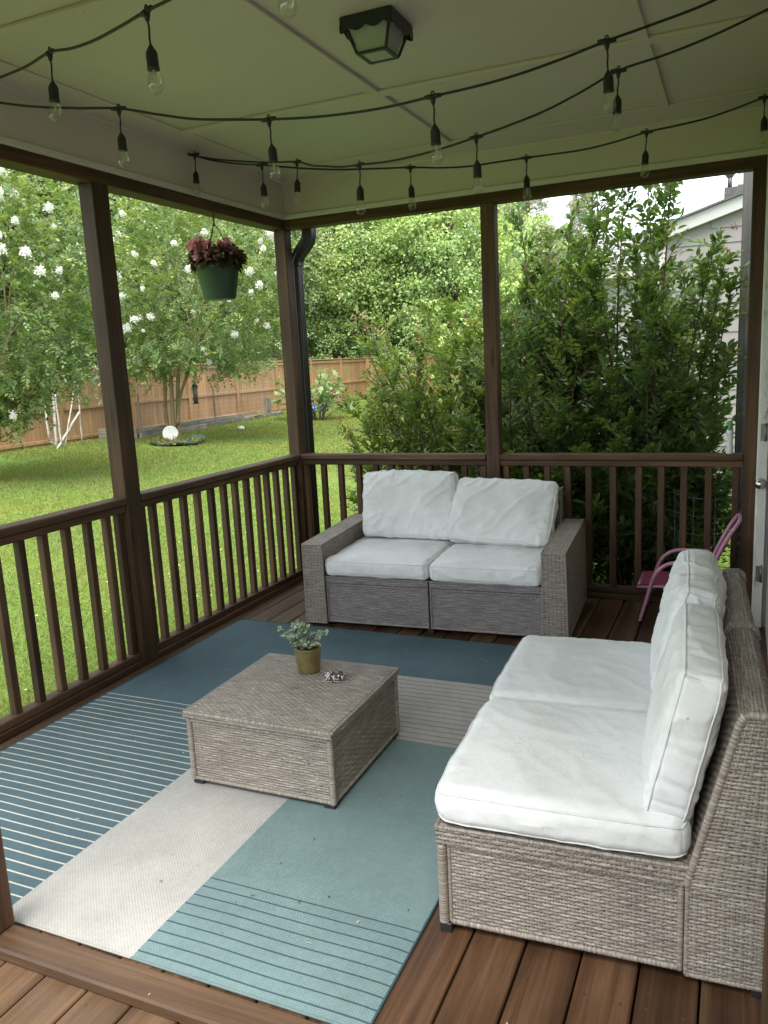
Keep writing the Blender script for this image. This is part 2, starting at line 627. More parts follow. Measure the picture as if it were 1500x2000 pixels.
# ================================================================== PORCH FRAME
def post(x0, x1, y0, y1, z0, z1, label):
    t = thing('porch_post', label, 'post', ((x0 + x1) / 2, (y0 + y1) / 2, z0), 0, 'dark stained posts of the porch')
    w, d = (x1 - x0) / 2, (y1 - y0) / 2
    m = MB()
    m.box(-w, w, -d, d, 0, z1 - z0, 0.004)
    m.build('shaft', stain(2), t)
    return t
HB = 2.4915
post(-0.089, 0.0, 0.0, 0.089, 0, HB, 'dark brown corner post where the two railings meet, beside the bronze downspout')
post(-0.089, 0.0, -1.83, -1.715, 0, HB, 'dark brown post standing in the middle of the lawn side railing')
post(1.402, 1.491, 0.0, 0.089, 0, HB, 'dark brown post rising behind the loveseat in front of the big shrubs')
post(2.944, 3.033, 0.0, 0.089, 0, HB, 'reddish brown post behind the pink chair next to the white door jamb')
post(-0.089, 0.0, -3.729, -3.641, 0, HB, 'dark brown corner post where the nearest lawn railing ends')
post(0.976, 1.065, -3.729, -3.64, 0.0385, HB, 'brown post standing on the low sill at the left picture edge')
post(2.980, 3.049, -3.729, -3.64, 0.0385, HB, 'brown post at the doorway beside the back of the nearest wicker chair')

m = MB()
m.box(1.0, 3.049, -3.735, -3.642, 0.0005, 0.038, 0.006, wear=0.3)
s = m.build('door_sill', deckwood(0))
tag(s, 'low weathered wooden sill board lying across the porch entrance', 'door sill')

def beam(x0, x1, y0, y1, ax, label):
    m = MB()
    m.box(x0, x1, y0, y1, HB, 2.62, 0.004)
    tag(m.build('porch_beam', stain(ax)), label, 'beam', 'dark beams along the top of the porch')
beam(-0.12, 0.0, -3.729, 0.1, 1, 'dark brown beam along the top of the lawn side opening')
beam(0.0005, 3.05, 0.0, 0.1, 0, 'dark brown beam along the top of the back openings')
beam(0.0005, 3.05, -3.729, -3.64, 0, 'dark brown beam over the porch entrance')

# roof: ceiling, frieze, trim, battens, outside slab
M_PAINT = plain('cream_paint', (0.585, 0.528, 0.465), 0.55, nscale=1.3, namp=0.05, bumpd=0.0006)
M_PAINT2 = plain('cream_trim_paint', (0.64, 0.595, 0.54), 0.5, nscale=2.0, namp=0.05)
def roof():
    t = thing('porch_roof', 'porch roof with flat cream ceiling, thin battens and cream frieze boards', 'roof', (0, 0, 2.55))
    z = lambda v: v - 2.55
    m = MB()
    m.box(-0.1, 3.06, -3.73, 0.1, z(2.80), z(2.82), 0.001)
    m.build('ceiling', M_PAINT, t)
    for (a, nm) in (((-0.03, 0.006, -3.64, 0.0), 'frieze'), ((0.0065, 3.056, -0.006, 0.03), 'frieze'), ((0.0065, 3.056, -3.67, -3.634), 'frieze')):
        m = MB()
        m.box(*a, z(2.585), z(2.7985), 0.001)
        m.build('frieze_board', M_PAINT, t)
    for a in ((0.0005, 0.020, -3.62, -0.0205), (0.0005, 3.05, -0.020, -0.0005)):
        m = MB()
        m.box(*a, z(2.551), z(2.583), 0.004)
        m.build('trim_strip', M_PAINT2, t)
    # bead at the crease
    for a in ((0.0065, 0.017, -3.62, -0.018), (0.0065, 3.05, -0.017, -0.0065)):
        m = MB()
        m.box(*a, z(2.786), z(2.7975), 0.004)
        m.build('bead', M_PAINT2, t)
    # perimeter and field battens
    segs = [(0.018, 0.215, -3.62, -0.019, .008), (0.2155, 3.05, -0.338, -0.019, .008),
            (0.216, 3.05, -1.362, -1.30, .016), (0.216, 3.05, -2.718, -2.656, .016)]
    for x in (1.31, 2.505):
        segs += [(x - .03, x + .03, -1.2995, -0.3385, .0155), (x - .03, x + .03, -2.6555, -1.3625, .0155), (x - .03, x + .03, -3.62, -2.7185, .0155)]
    for x0, x1, y0, y1, th in segs:
        m = MB()
        m.box(x0, x1, y0, y1, z(2.80) - th, z(2.7995), 0.003)
        m.build('batten', M_PAINT, t)
    m = MB()
    for x0, x1, y0, y1, th in segs:
        lx, ly = x1 - x0, y1 - y0
        n_ = max(2, int(max(lx, ly) / .4))
        for k in range(n_):
            f = (k + .5) / n_
            x, y = (x0 + lx * f, (y0 + y1) / 2) if lx > ly else ((x0 + x1) / 2, y0 + ly * f)
            m.lathe([(.0001, -.0011), (.0032, -.0008), (.0038, .0003)], 7, (x + random.uniform(-.012, .012), y, z(2.80) - th))
    tag(m.build('nail_heads', plain('dull_nail', (.30, .27, .22), .6), t), kind='stuff')
    m = MB()
    m.box(-0.42, 3.3, -4.5, 0.42, z(2.86), z(2.93), 0.01)  # front overhang lengthened out of view to shade the outer deck boards
    m.box(-0.44, -0.42, -4.5, 0.42, z(2.66), z(2.93), 0.004)
    m.box(-0.44, 3.3, 0.42, 0.44, z(2.66), z(2.93), 0.004)
    m.box(-0.42, -0.125, -4.5, 0.42, z(2.68), z(2.70), 0.004)
    m.box(-0.12, 3.3, 0.105, 0.42, z(2.68), z(2.70), 0.004)
    m.build('eave', plain('eave_paint', (0.55, 0.52, 0.44), 0.6), t)
roof()

# ================================================================== RAILINGS
def railing(ax, a0, a1, label, bal):
    """ax 1: along y at x 0 side; ax 0: along x at y 0 side. Local frame: run along +X of local, inside face at local y=0, wall at y>0."""
    L = a1 - a0
    if ax == 0:
        t = thing('railing', label, 'railing', (a0, 0, 0), 0.0, 'stained wooden porch railings')
    else:
        t = thing('railing', label, 'railing', (0, a0, 0), R(90), 'stained wooden porch railings')
    e = 0.001
    m = MB(); m.box(e, L - e, -0.006, 0.088, 0.892, 0.930, 0.006); m.build('top_rail', stain(0), t)
    m = MB(); m.box(e, L - e, 0.010, 0.078, 0.853, 0.8905, 0.004); m.build('lower_top_rail', stain(0), t)
    m = MB(); m.box(e, L - e, 0.010, 0.078, 0.0405, 0.078, 0.004); m.build('bottom_rail', stain(0), t)
    m = MB(); m.box(e, L - e, 0.000, 0.088, 0.001, 0.039, 0.004); m.build('sole_plate', stain(0), t)
    m = MB()
    for bx in bal:
        m.lathe([(.0001, .0010), (.0034, .0007), (.0038, -.0004)], 7, (0, 0, 0))
        v = m.V[-1]
        m.V[-1] = np.stack([v[:, 0] + bx - a0 + random.uniform(-.004, .004), 0.010 - v[:, 2], v[:, 1] + 0.872 + random.uniform(-.004, .004)], 1)
    tag(m.build('screw_heads', plain('rail_screw', (.09, .075, .06), .45, .6), t), kind='stuff')
    for bx in bal:
        m = MB()
        tw = random.uniform(-.0025, .0025)
        m.box(-0.019, 0.019, -0.019, 0.019, 0, 0.7745, 0.003)
        o = m.build('baluster', stain(2), t)
        o.location = (bx - a0, 0.046 + random.uniform(-.002, .002), 0.0783)
        o.rotation_euler = (random.uniform(-.003, .003), random.uniform(-.004, .004), random.uniform(-.03, .03))
bx1 = [0.028, 0.168, 0.305, 0.448, 0.584, 0.705, 0.836, 0.983, 1.112, 1.239, 1.37]
bx2 = [1.527, 1.656, 1.796, 1.926, 2.057, 2.206, 2.358, 2.489, 2.619, 2.759, 2.908]
by1 = [-1.68, -1.585, -1.45, -1.315, -1.18, -1.046, -0.915, -0.785, -0.655, -0.525, -0.40, -0.275, -0.15, -0.03]
by2 = [-3.44, -3.305, -3.17, -3.035, -2.90, -2.765, -2.63, -2.495, -2.358, -2.219, -2.081, -1.945, -1.86]
railing(0, 0.0, 1.402, 'railing behind the loveseat between the corner post and the middle back post', bx1)
railing(0, 1.491, 2.944, 'railing in front of the dark shrubs, with a white bottle standing on it', bx2)
railing(1, -1.715, 0.0, 'long railing beside the lawn between the left post and the corner post', by1)
railing(1, -3.64, -1.83, 'nearest railing beside the lawn, cut off at the left picture edge', by2)

# ================================================================== HOUSE SIDE
M_SIDE = plain('siding_paint', (0.50, 0.45, 0.40), 0.6, nscale=3, namp=0.06)
M_WHITE = plain('white_trim_paint', (0.72, 0.71, 0.66), 0.45, nscale=6, namp=0.08)
def siding(mb, W, z0, z1, pitch=0.178, th=0.012, mi=0, top=None):
    """lap siding in local x (0..W), facing -y at y=0"""
    z = z0
    while z < z1:
        zt = min(z + pitch, z1)
        xl, xr = 0.0, W
        if top is not None:
            rng_ = top(zt)
            if rng_ is None:
                break
            xl, xr = rng_
        V = [(xl, -th, z), (xr, -th, z), (xr, -0.002, zt), (xl, -0.002, zt), (xl, 0.0, z), (xr, 0.0, z)]
        mb.add(V, [(0, 1, 2, 3), (4, 5, 1, 0)], rnd=random.random(), mi=mi)
        z = zt
def house_wall():
    t = thing('house_wall', 'sliver of the house wall beside the white door jamb at the right picture edge', 'house wall', (3.08, -7.5, -0.42))
    m = MB()
    m.box(0.0, 0.2, 0.0, 8.7, 0.0, 3.25, 0.002)
    m.build('wall', M_SIDE, t)
    m = MB()
    m.box(-0.024, -0.001, 7.52, 8.72, 0.0, 3.2, 0.003)
    m.build('corner_board', M_WHITE, t)
house_wall()
def jamb():
    M_DIRTY, nt, b = new_mat('dirty_white_paint')
    co = objco(nt)
    n = noise(nt, scaled(nt, co, (8, 8, 2.5)), 2.2, 6, 0.7)
    lk(nt, ramp(nt, n, [(0.33, (0.22, 0.20, 0.16)), (0.45, (0.60, 0.59, 0.52)), (0.7, (0.70, 0.69, 0.63))]), b.inputs['Base Color'])
    b.inputs['Roughness'].default_value = 0.5
    t = thing('door_jamb', 'dirty white door jamb with metal hinges and a round knob at the right picture edge', 'door jamb', (3.034, -0.33, 0))
    m = MB(); m.box(-0.018, 0.026, 0.0, 0.05, 0.0, 2.06, 0.003); m.build('jamb', M_DIRTY, t)
    m = MB(); m.box(-0.026, 0.026, 0.052, 0.075, 0.0, 2.549, 0.002); m.build('casing', M_WHITE, t)
    m = MB(); m.box(0.0265, 0.045, 0.01, 0.04, 0.0, 2.06, 0.002); m.build('door_edge', plain('grey_door', (0.2, 0.2, 0.19), .5), t)
    M_HINGE = plain('tarnished_metal', (0.22, 0.21, 0.19), 0.4, 0.8, nscale=30)
    for z in (1.09, 0.31):
        m = MB()
        m.box(-0.012, 0.012, -0.004, -0.0005, z - .045, z + .045, 0.001)
        m.tube([(0.013, -.006, z - .048), (0.013, -.006, z + .048)], 0.006, 10)
        for k in (-.03, 0, .03):
            m.lathe([(0.003, -.0005), (.0001, -.001)], 8, (-0.004, -.0045, z + k))
        m.build('hinge', M_HINGE, t)
    m = MB()
    prof = [(0.0001, 0.058), (0.014, 0.056), (0.024, 0.048), (0.028, 0.038), (0.024, 0.026), (0.012, 0.018), (0.011, 0.006), (0.026, 0.005), (0.027, 0.0)]
    m.lathe(prof, 24)
    k = m.build('knob', plain('satin_nickel', (0.55, 0.54, 0.52), 0.22, 1.0), t)
    k.location = (-0.002, 0, 0.815)
    k.rotation_euler = (R(90), 0, R(-8))
jamb()

# ================================================================== WICKER
def wickmat(name, c1, c2, c3):
    m, nt, b = new_mat(name)
    uv = nt.nodes.new('ShaderNodeTexCoord').outputs['UV']
    n = noise(nt, scaled(nt, uv, (0.22, 1.9, 1)), 1.0, 3, 0.6)
    n2 = noise(nt, scaled(nt, uv, (1.3, 9.0, 1)), 1.0, 2, 0.6)
    n3 = noise(nt, objco(nt), 5.0, 3)
    col = ramp(nt, n, [(0.30, c1), (0.5, c2), (0.70, c3)])
    col = mixc(nt, 0.8, col, ramp(nt, n2, [(0.3, (0.72, 0.7, 0.7)), (0.7, (1.12, 1.12, 1.12))]), 'MULTIPLY')
    col = mixc(nt, 0.7, col, ramp(nt, n3, [(0.3, (0.85, 0.85, 0.87)), (0.7, (1.1, 1.09, 1.06))]), 'MULTIPLY')
    lk(nt, col, b.inputs['Base Color'])
    b.inputs['Roughness'].default_value = 0.42
    b.inputs['Specular IOR Level'].default_value = 0.4
    return m
M_WICK = wickmat('wicker_resin', (0.160, 0.132, 0.107), (0.285, 0.245, 0.203), (0.455, 0.408, 0.343))
M_WICKD = wickmat('wicker_resin_mauve', (0.14, 0.122, 0.115), (0.24, 0.213, 0.202), (0.39, 0.36, 0.34))
M_DARK = plain('black_plastic_and_hole_shade', (0.020, 0.019, 0.018), 0.5, nscale=20)

def weave_z(s, t, pr, pc, amp):
    i = np.floor(t / pr)
    ft = t / pr - i
    fs = s / pc - np.floor(s / pc + 0.5)          # -0.5..0.5 around a stake
    w = 0.52 - 0.29 * np.exp(-(fs / 0.31) ** 2)      # strands pinch where they cross a stake
    q = np.abs(ft - 0.5) / w
    c = np.cos(np.pi * (s / pc + i))
    strand = amp * (0.55 + 0.75 * c) - amp * 1.1 * np.clip(q, 0, 1) ** 3
    strand = np.where(q > 1.0, -2.0 * amp, strand)
    stake = amp * (0.30 - 26.0 * np.clip(np.abs(fs) - 0.13, 0, 1))
    z = np.maximum(strand, np.maximum(stake, -amp * 2.0))
    return z

def panel(mb, A, B_, C_, D_, pr=0.0100, pc=0.0215, amp=0.0022, sub=(8, 6), edge=True, mi=0, out=None):
    """woven panel on quad A(0,0) B(1,0) C(1,1) D(0,1); rows run A->B; normal = (B-A)x(D-A)"""
    A, B_, C_, D_ = (np.array(v, float) for v in (A, B_, C_, D_))
    W = (np.linalg.norm(B_ - A) + np.linalg.norm(C_ - D_)) / 2
    H = (np.linalg.norm(D_ - A) + np.linalg.norm(C_ - B_)) / 2
    nr, nc = max(2, round(H / pr)), max(2, round(W / pc))
    pr2, pc2 = H / nr, W / nc
    nu, nv = nc * sub[0] + 1, nr * sub[1] + 1
    s = np.linspace(0, W, nu)
    t = np.linspace(0, H, nv)
    S, T = np.meshgrid(s, t, indexing='ij')
    S, T = S.ravel(), T.ravel()
    off = random.randint(0, 40)
    jit = 0.0016 * pnoise(np.stack([S * 9, T * 30, S * 0 + off], 1)) + .0012 * pnoise(np.stack([S * 60, T * 100, S * 0 + off], 1))
    zw = weave_z(S, T + jit, pr2, pc2, amp)
    z = zw + 0.0012 * pnoise(np.stack([S * 6, T * 6, S * 0 + off * 2], 1))
    u, v = (S / W)[:, None], (T / H)[:, None]
    P = A * (1 - u) * (1 - v) + B_ * u * (1 - v) + C_ * u * v + D_ * (1 - u) * v
    N = unit(np.cross(B_ - A, D_ - A)) if out is None else unit(np.array(out, float))
    uv = np.stack([S / pc2 + off * 7, T / pr2 + off * 3], 1)
    zc = zw.reshape(nu, nv)
    zc = (zc[:-1, :-1] + zc[1:, :-1] + zc[1:, 1:] + zc[:-1, 1:]) / 4
    mb.grid(P + N * z[:, None], nu, nv, smooth=True, uv=uv, mi=np.where(zc.ravel() < -0.75 * amp, 1, mi))  # shade of the weave holes put in colour: deepest faces take the dark material

def wrap_edge(mb, P, r=0.011, pitch=0.0075, k=10, mi=0, close=False):
    """edge roll wrapped with strand along polyline P"""
    P = np.asarray(P, float)
    seg = np.linalg.norm(np.diff(P, axis=0), axis=1)
    L = seg.sum()
    n = max(4, int(L / pitch * 4))
    d = np.concatenate([[0], np.cumsum(seg)])
    q = np.linspace(0, L, n + 1)
    Q = np.stack([np.interp(q, d, P[:, i]) for i in range(3)], 1)
    rr = r * (0.86 + 0.14 * np.abs(np.sin(np.pi * q / pitch)))
    n0 = mb.n
    mb.tube(Q, rr, k, rnd=0.0, mi=mi)
    uv = np.zeros((mb.n - n0, 2))
    base = random.random() * 90
    cnt = len(Q) * k
    uv[:cnt, 1] = np.repeat(q / pitch, k) + base
    uv[:cnt, 0] = np.tile(np.linspace(0, 2, k), len(Q)) + base
    # the tube adds one vertex chunk followed by an empty one for the caps
    for i in range(len(mb.V) - 1, -1, -1):
        if len(mb.V[i]) == cnt:
            mb.uv[i] = uv[:cnt]
            break

# ------------------------------------------------------------------ cushions
def make_fabric():
    m, nt, b = new_mat('white_canvas')
    co = objco(nt)
    n1 = noise(nt, co, 3.2, 5, 0.6)
    n2 = noise(nt, co, 11.0, 5, 0.7)
    n3 = noise(nt, co, 900.0, 2, 0.5)
    col = ramp(nt, n1, [(0.32, (0.63, 0.635, 0.615)), (0.52, (0.75, 0.755, 0.74)), (0.72, (0.79, 0.795, 0.785))])
    col = mixc(nt, ramp(nt, n2, [(0.56, (0, 0, 0)), (0.80, (0.7, 0.7, 0.7))]), col, (0.58, 0.575, 0.53))
    vo = nt.nodes.new('ShaderNodeTexVoronoi')
    vo.inputs['Scale'].default_value = 7.0
    lk(nt, co, vo.inputs['Vector'])
    col = mixc(nt, ramp(nt, vo.outputs['Distance'], [(0.015, (0.55,) * 3), (0.035, (0, 0, 0))]), col, (0.30, 0.27, 0.22))
    lk(nt, col, b.inputs['Base Color'])
    b.inputs['Roughness'].default_value = 0.85
    b.inputs['Specular IOR Level'].default_value = 0.15
    b.inputs['Sheen Weight'].default_value = 0.15
    bump(nt, b, math_n(nt, 'ADD', math_n(nt, 'MULTIPLY', n3, 0.35), math_n(nt, 'MULTIPLY', noise(nt, co, 34, 5, 0.65, 1.2), 1.6)), 0.45, 0.003)
    return m
M_FAB = make_fabric()
M_PIPE = plain('white_piping', (0.66, 0.66, 0.635), 0.8, nscale=30, namp=0.08)

def cushion(name, label, cat, W, D, T, loc, rot, bulge=0.02, wr=0.004, seed=0, n=64, sag=0.0, skew=0.0, group=None, edge_r=0.022, lump=0.0, tuck=0.0, crease=0.003):
    """local x width, y depth, z thickness (0..T)"""
    hx, hy, hz = W / 2, D / 2, T / 2
    g = np.linspace(-1, 1, n)
    g = np.sign(g) * (1 - (1 - np.abs(g)) ** 1.5)
    V, F, off = [], [], 0
    for a in range(3):
        for s in (-1, 1):
            m = n if a == 2 else n
            A, B_ = np.meshgrid(g, g, indexing='ij')
            p = np.zeros((n * n, 3))
            p[:, a] = s
            p[:, (a + 1) % 3] = A.ravel()
            p[:, (a + 2) % 3] = B_.ravel()
            i, j = np.meshgrid(np.arange(n - 1), np.arange(n - 1), indexing='ij')
            q = (i * n + j).ravel()
            f = np.stack([q, q + n, q + n + 1, q + 1], 1)
            if s < 0:
                f = f[:, ::-1]
            V.append(p)
            F.append(f + off)
            off += n * n
    V = np.concatenate(V)
    F = np.concatenate(F)
    key = np.round(V, 5)
    uq, inv = np.unique(key, axis=0, return_inverse=True)
    inv = inv.ravel()
    F = inv[F]
    h = np.array([hx, hy, hz])
    def deform(p):
        """p in cube coords -> world local"""
        q = p * h
        r = edge_r
        core = np.clip(q, -(h - r), h - r)
        d = q - core
        ln = np.linalg.norm(d, axis=1, keepdims=True)
        mx = np.abs(d).max(1, keepdims=True)
        d = np.where(ln > 1e-9, d / np.maximum(ln, 1e-9) * mx, 0)
        q = core + d
        # pinch the plan corners a little, bulge faces
        u, v, w = p[:, 0], p[:, 1], p[:, 2]
        fz = np.clip(1 - u ** 4, 0, 1) * np.clip(1 - v ** 4, 0, 1)
        q[:, 2] += bulge * np.sign(w) * np.abs(w) ** 1.0 * fz
        q[:, 0] += 0.010 * u * (1 - v ** 2) * (1 - w ** 2) - 0.006 * u * v ** 6
        q[:, 1] += 0.010 * v * (1 - u ** 2) * (1 - w ** 2) - 0.006 * v * u ** 6
        o = seed * 13.7
        b1 = pnoise(np.stack([q[:, 0] * 5 + o, q[:, 1] * 5, q[:, 2] * 5], 1))
        b2 = pnoise(np.stack([q[:, 0] * 13 + q[:, 1] * 6 + o, q[:, 1] * 9, q[:, 2] * 12 + o], 1))
        rdg = 1 - np.abs(pnoise(np.stack([q[:, 0] * 8 - q[:, 1] * 5, q[:, 1] * 7 + o, q[:, 2] * 9], 1))) * 3
        b3 = np.clip(rdg, 0, 1) ** 3
        nrm = unit(p * np.array([1 / hx, 1 / hy, 1 / hz]) ** 0.0 * np.abs(p) ** 3)
        q += nrm * (lump * b1 + wr * (1.2 * b2 + 1.5 * (b3 - .3)))[:, None]
        if crease:
            eu, ev = (1 - np.abs(u)) * hx, (1 - np.abs(v)) * hy
            along = np.where(eu < ev, q[:, 1], q[:, 0])
            e_ = np.minimum(eu, ev)
            cn = pnoise(np.stack([along * 26 + o, e_ * 7, np.sign(w) * 3 + u * 0], 1))
            cr = np.clip(1 - np.abs(cn) * 4.5, 0, 1) ** 2 * np.exp(-e_ / .07) * (1 - np.exp(-e_ / .014)) * 1.5 * (np.abs(w) > .9)
            q[:, 2] -= np.sign(w) * crease * cr
            cs = np.clip(1 - np.abs(pnoise(np.stack([q[:, 0] * 17 + o, q[:, 1] * 17, q[:, 2] * 5 + 9], 1))) * 4.5, 0, 1) ** 2
            q -= unit(p * np.array([1, 1, 0]) * (np.abs(p) > .98)) * (crease * .8 * cs * (np.abs(w) < .8))[:, None]
        if sag:
            q[:, 2] -= sag * (1 - u ** 2) * (1 - v ** 2)
        if tuck:
            q[:, 1] += tuck * b1 * (v > 0)
        q[:, 0] += skew * q[:, 1]
        q[:, 2] += hz
        return q
    t = thing(name, label, cat, loc, 0, group)
    t.rotation_euler = rot
    mb = MB()
    mb.add(deform(uq), F, smooth=True)
    mb.build('cover', M_FAB, t)
    # piping round both edges
    for sgn in (1, -1):
        k = 200
        th = np.linspace(0, 4, k, endpoint=False)
        P = []
        for a in th:
            s_, f_ = int(a), a - int(a)
            e = -1 + 2 * f_
            e = np.sign(e) * (1 - (1 - abs(e)) ** 1.5)
            P.append({0: (e, -1), 1: (1, e), 2: (-e, 1), 3: (-1, -e)}[s_])
        P = np.array(P)
        P3 = np.column_stack([P, np.full(k, sgn * 0.80)])
        q = deform(P3)
        q += unit(np.column_stack([P * 1.0, np.full(k, sgn * 0.5)])) * 0.0008
        m2 = MB()
        m2.tube(q, 0.0026, 6, closed=True)
        m2.build('piping', M_PIPE, t)
    return t

# ------------------------------------------------------------------ armless chairs on the right
ROT = R(3.1)
def frame_pt(N, rot, u, v):
    return (N[0] + u * math.cos(rot) - v * math.sin(rot), N[1] + u * math.sin(rot) + v * math.cos(rot))

def armless(N, rot, label):
    """local x = depth from the front (0) to the back (0.80), local y = width 0..0.65"""
    Wd = 0.645
    t = thing('armless_chair', label, 'wicker chair', (N[0], N[1], 0), rot, 'armless wicker patio chairs')
    e = 0.014
    # base
    m = MB()
    z0, z1 = 0.032, 0.262
    yl, yr = 0.012, Wd - 0.012
    panel(m, (0.04, yl, z0), (0.624, yl, z0), (0.624, yl, z1), (0.04, yl, z1))
    panel(m, (0.624, yr, z0), (0.04, yr, z0), (0.04, yr, z1), (0.624, yr, z1))
    panel(m, (0.008, yr - .02, z0), (0.008, yl + .02, z0), (0.008, yl + .02, z1), (0.008, yr - .02, z1))
    # inner dark box so nothing is seen through
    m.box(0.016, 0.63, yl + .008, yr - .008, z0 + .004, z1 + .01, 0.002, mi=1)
    m.build('base', [M_WICK, M_DARK], t)
    m = MB()
    for y in (0.014, Wd - 0.014):
        wrap_edge(m, [(0.014, y, 0.028), (0.014, y, 0.262)], 0.0145)
        wrap_edge(m, [(0.03, y, 0.266), (0.63, y, 0.266)], 0.0085, 0.0105)
        wrap_edge(m, [(0.035, y, 0.034), (0.62, y, 0.034)], 0.009, 0.0105)
        wrap_edge(m, [(0.034, y, 0.034), (0.034, y, 0.262)], 0.006)
        wrap_edge(m, [(0.625, y, 0.028), (0.625, y, 0.30)], 0.0085)
    wrap_edge(m, [(0.012, 0.03, 0.266), (0.012, Wd - .03, 0.266)], 0.009, 0.0105)
    wrap_edge(m, [(0.012, 0.03, 0.034), (0.012, Wd - .03, 0.034)], 0.009, 0.0105)
    m.build('edge_wrap', M_WICK, t)
    # seat deck band
    m = MB()
    zs0, zs1 = 0.268, 0.318
    panel(m, (0.0, 0.004, zs0), (0.66, 0.004, zs0), (0.66, 0.004, zs1), (0.0, 0.004, zs1), pr=0.0125)
    panel(m, (0.0, Wd - .004, zs0), (0.0, 0.004, zs0), (0.0, 0.004, zs1), (0.0, Wd - .004, zs1), pr=0.0125)
    panel(m, (0.66, Wd - .004, zs0), (0.0, Wd - .004, zs0), (0.0, Wd - .004, zs1), (0.66, Wd - .004, zs1), pr=0.0125)
    panel(m, (0.0, 0.004, zs1), (0.66, 0.004, zs1), (0.66, Wd - .004, zs1), (0.0, Wd - .004, zs1), pr=0.0125, sub=(6, 5))
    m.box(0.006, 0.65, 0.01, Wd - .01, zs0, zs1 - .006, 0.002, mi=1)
    for y in (0.006, Wd - .006):
        wrap_edge(m, [(0.004, y, zs1), (0.66, y, zs1)], 0.006, 0.011)
    wrap_edge(m, [(0.002, 0.004, zs1), (0.002, Wd - .004, zs1)], 0.006, 0.011)
    m.build('seat_deck', [M_WICK, M_DARK], t)
    # back: leaning panel with rounded top
    m = MB()
    prof = [(0.637, 0.022), (0.637, 0.27), (0.742, 0.700), (0.752, 0.722), (0.768, 0.728), (0.805, 0.728), (0.820, 0.716), (0.826, 0.69), (0.826, 0.022)]
    y0, y1 = 0.003, Wd - 0.003
    # front face of back
    panel(m, (prof[1][0], y1, prof[1][1]), (prof[1][0], y0, prof[1][1]), (prof[2][0], y0, prof[2][1]), (prof[2][0], y1, prof[2][1]), sub=(6, 5))
    panel(m, (prof[2][0], y1, prof[2][1]), (prof[2][0], y0, prof[2][1]), (prof[4][0], y0, prof[4][1]), (prof[4][0], y1, prof[4][1]))
    panel(m, (prof[4][0], y1, prof[4][1]), (prof[4][0], y0, prof[4][1]), (prof[5][0], y0, prof[5][1]), (prof[5][0], y1, prof[5][1]))
    panel(m, (prof[5][0], y1, prof[5][1]), (prof[5][0], y0, prof[5][1]), (prof[7][0], y0, prof[7][1]), (prof[7][0], y1, prof[7][1]))
    panel(m, (0.826, y0, 0.022), (0.826, y1, 0.022), (0.826, y1, 0.69), (0.826, y0, 0.69), sub=(6, 5))
    # side faces
    for y, flip in ((y0, False), (y1, True)):
        lo = [(0.637, y, 0.022), (0.826, y, 0.022), (0.826, y, 0.27), (0.637, y, 0.27)]
        hi = [(0.637, y + (-.0006 if not flip else .0006), 0.263), (0.826, y + (-.0006 if not flip else .0006), 0.263), (0.824, y, 0.720), (0.750, y, 0.720)]
        for q in (lo, hi):
            if flip:
                q = [q[1], q[0], q[3], q[2]]
            panel(m, *q)
        wrap_edge(m, [(x, y + (.004 if not flip else -.004), z) for x, z in prof[1:8]], 0.0105, 0.0105)
        wrap_edge(m, [(0.64, y + (.004 if not flip else -.004), 0.024), (0.64, y + (.004 if not flip else -.004), 0.27)], 0.007, 0.0105)
        wrap_edge(m, [(0.826, y + (.004 if not flip else -.004), 0.024), (0.826, y + (.004 if not flip else -.004), 0.69)], 0.008, 0.0105)
        wrap_edge(m, [(0.64, y + (.004 if not flip else -.004), 0.026), (0.826, y + (.004 if not flip else -.004), 0.026)], 0.008, 0.0105)
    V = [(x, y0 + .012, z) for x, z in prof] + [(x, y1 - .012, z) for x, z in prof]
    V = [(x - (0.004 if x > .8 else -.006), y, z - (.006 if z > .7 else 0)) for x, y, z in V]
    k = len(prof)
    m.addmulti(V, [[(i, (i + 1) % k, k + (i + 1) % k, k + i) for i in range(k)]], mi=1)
    m.build('backrest', [M_WICK, M_DARK], t)
    for (x, y) in ((0.02, 0.02), (0.02, Wd - .02), (0.805, 0.02), (0.805, Wd - .02)):
        m = MB(); m.box(x - .017, x + .017, y - .017, y + .017, 0, 0.03, 0.003); m.build('foot', M_DARK, t)
    return t
NEAR = (2.193, -3.216)
armless(NEAR, ROT, 'nearest armless wicker chair at the right picture edge, its woven side towards the viewer')
P2 = frame_pt(NEAR, ROT, 0, 0.65)
armless(P2, ROT, 'second armless wicker chair, next to the pink chair and behind the nearest one')

def place(N, rot, u, v, z):
    p = frame_pt(N, rot, u, v)
    return (p[0], p[1], z)
cushion('seat_cushion', 'large white seat cushion on the nearest armless wicker chair', 'cushion', 0.645, 0.655, 0.112, place(NEAR, ROT, 0.318, 0.322, 0.3205), (0, 0, ROT + R(90)), bulge=0.006, wr=0.0022, seed=1, lump=0.005, edge_r=0.042, group='white seat cushions')
cushion('seat_cushion', 'white seat cushion on the second armless wicker chair, in front of the pink chair', 'cushion', 0.645, 0.655, 0.108, place(P2, ROT, 0.318, 0.325, 0.3205), (0, 0, ROT + R(90)), bulge=0.008, wr=0.0022, seed=2, lump=0.004, edge_r=0.04, group='white seat cushions')
